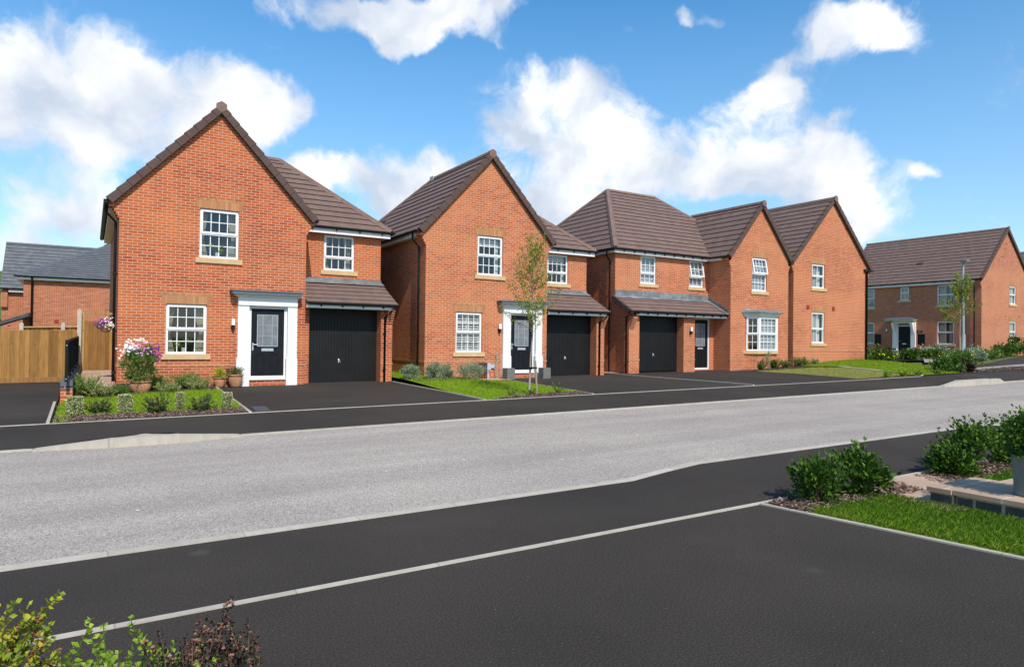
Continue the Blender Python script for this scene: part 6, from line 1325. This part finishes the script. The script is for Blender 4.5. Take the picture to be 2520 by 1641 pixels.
mb = MB(); mb.prism([(41.12, 18.98, 6.08), (41.22, 18.88, 6.08), (41.83, 19.50, 6.10), (41.75, 19.62, 6.10)], (0, 0, 0), (0, 0, 0.07)); mb.tube([(41.45, 19.3, 6.0), (41.45, 19.3, 6.16)], 0.06, 10); solid(lp, mb, 'lamp_head', 'galvanised')
for y, z, lab in ((28.35, 1.82, 'black square board on a post, left of the white porch'), (25.3, 1.82, 'black square board on a post, right of the white porch')):
    t = thing('post_board', (48.7, y, 0.8), lab, 'post board', 'black boards beside the white porch'); mb = MB(); mb.box(48.66, 48.70, y - 0.24, y + 0.24, z - 0.36, z + 0.36); solid(t, mb, 'board', 'black_metal')
    mb = MB(); mb.tube([(48.70, y + 0.04, 0.7), (48.70, y + 0.04, z)], 0.03, 8); solid(t, mb, 'post', 'black_metal')
mt2 = MB(); mt2.box(48.95, 49.18, 27.75, 28.0, 0.85, 1.25); tag(mt2.build('meter_box', 'meter_brown', org=(49.1, 27.9, 0.85)), 'dark meter box left of the far white porch', 'meter box', 'meter boxes on house walls')

# -- near corner on the right: stone step, shrubs, metal planter
stp = thing('stone_step', (7.1, 2.9, -0.1), 'low sandstone slab step on dark brick beside the near lawn', 'step')
def slabs(mb, rects, z0, z1):
    for (xa, xb, ya, yb) in rects: mb.box(xa, xb, ya, yb, z0, z1)
mb = MB(); slabs(mb, [(6.43, 6.86, 3.085, 3.29), (6.868, 7.31, 3.085, 3.29), (6.45, 7.05, 2.40, 3.077), (7.058, 7.75, 2.40, 3.077), (6.46, 7.05, 1.7, 2.393), (7.058, 7.75, 1.7, 2.393)], 0.052, 0.092); solid(stp, mb, 'slabs', 'sandstone_paving')
mb = MB(); mb.box(6.46, 7.29, 3.08, 3.27, -0.12, 0.0515); mb.box(6.475, 7.73, 1.5, 3.06, -0.12, 0.0515); solid(stp, mb, 'bedding', 'mortar_tan')
mb = MB(); y = 3.04
mb.box(6.467, 6.48, 2.93, 3.05, -0.030, 0.034)
for k in range(6): mb.box(6.467, 6.48, 2.905 - 0.225 * k - 0.192, 2.905 - 0.225 * k, -0.030, 0.034)
mb.box(6.452, 6.47, 3.09, 3.265, -0.030, 0.034)
solid(stp, mb, 'plinth_bricks', 'engineering_brick')
NB = 'dark green shrubs beside the near lawn'
for i, (x, y, rx, h, lab) in enumerate(((5.60, 3.80, 0.23, 0.48, 'glossy green shrub at the tip of the near lawn, with a stray low shoot'), (6.22, 3.84, 0.26, 0.47, 'glossy green shrub just left of the sandstone path'), (8.05, 3.88, 0.24, 0.40, 'glossy green shrub just right of the sandstone path'), (8.65, 3.92, 0.30, 0.56, 'tallest glossy shrub in the row beyond the path'), (9.45, 3.94, 0.32, 0.56, 'glossy shrub behind the metal planter'))):
    z = hz(x, y); t = thing('shrub', (x, y, z), lab, 'shrub', NB)
    bush(190 + i, x, y, rx, h * 0.8, 'leaf_laurel', '', n=1500, L=0.058, w=0.0155, root=t, z=z, clumps=22, spike=0.3)
    sprays(200 + i, x, y, z, '', '', 16, h, 0.62, 'leaf_laurel', 0.055, 0.015, 0.018, root=t, spread=rx * 0.5, bare=0.2, rad=0.004)
zp = thing('metal_planter', (6.86, 2.60, 0.095), 'grey-green metal bucket planter standing on the sandstone step', 'planter')
mb = MB(); mb.lathe([(0, 0.094), (0.165, 0.094), (0.175, 0.102), (0.17, 0.115), (0.172, 0.210), (0.176, 0.215), (0.174, 0.222), (0.185, 0.415), (0.196, 0.425), (0.19, 0.435), (0.18, 0.420), (0.17, 0.400), (0, 0.395)], 6.86, 2.60, 36); solid(zp, mb, 'bucket', 'zinc_planter', True)
bush(211, 6.86, 2.60, 0.24, 0.36, 'leaf_laurel', 'dense box plant filling the grey-green metal planter', 'plant', None, 8000, 0.030, 0.012, 'potted_plant', z=0.42, clumps=70, low=0.0)
# -- foreground bushes below the camera
FZ = hz(0, 2.5) 
sprays(301, -0.46, 3.0, FZ - 0.1, 'golden-green bush with brown seed heads in the bottom left corner', 'bush', 120, 0.62, 0.50, 'leaf_golden', 0.032, 0.0095, 0.0125, name='flowering_bush', stemmat='stem_brown', heads='seed_brown', hn=0.09, hr=0.011, side=4, spread=0.16, bare=0.2)
sprays(302, 0.06, 2.72, FZ - 0.1, 'lime-green bush with upright leafy shoots at the bottom edge', 'bush', 70, 0.54, 0.48, 'leaf_lime', 0.034, 0.010, 0.014, name='leafy_bush', side=3, spread=0.13, bare=0.1)
sprays(303, 0.37, 2.62, FZ - 0.1, 'dark purple-leaved bush with pinkish round seed heads, foreground', 'bush', 64, 0.55, 0.34, 'leaf_purple', 0.022, 0.006, 0.0095, name='flowering_bush', stemmat='stem_brown', heads='seed_heads', hn=0.06, hr=0.010, side=4, spread=0.10, bare=0.15)
# small scaffold beyond the far-left house
sc = thing('scaffold', (-6.1, 57, 0), 'scaffold poles and boards at the far left edge', 'scaffold'); mb = MB()
for x in (-6.0, -5.45): mb.tube([(x, 57, -0.2), (x, 57, 5.2)], 0.05, 6)
for z in (1.9, 3.0, 3.9): mb.tube([(-8, 57, z), (-5.2, 57, z)], 0.04, 6)
solid(sc, mb, 'poles', 'scaffold'); mb = MB(); mb.box(-8, -5.2, 57, 58, 2.3, 2.4); mb.box(-8, -5.2, 57, 58, 4.2, 4.3); solid(sc, mb, 'boards', 'timber_pale')

# plants standing inside the nearest house's windows
for k, (x, z, lab) in enumerate(((1.72 + 0.45, 0.93, 'white vase of leaves inside the lower window of the nearest house'), (2.5 + 0.48, 3.58, 'white vase of leaves inside the upper window of the nearest house'))):
    t = thing('vase', (x, 20.60, z), lab, 'vase'); mb = MB(); mb.lathe([(0, z), (0.055, z), (0.06, z + 0.14), (0.0, z + 0.14)], x, 20.60, 14); solid(t, mb, 'pot', 'vase_white')
    bush(330 + k, x, 20.60, 0.2, 0.24, 'leaf_lime', '', n=160, L=0.05, w=0.012, z=z + 0.12, root=t, clumps=10)
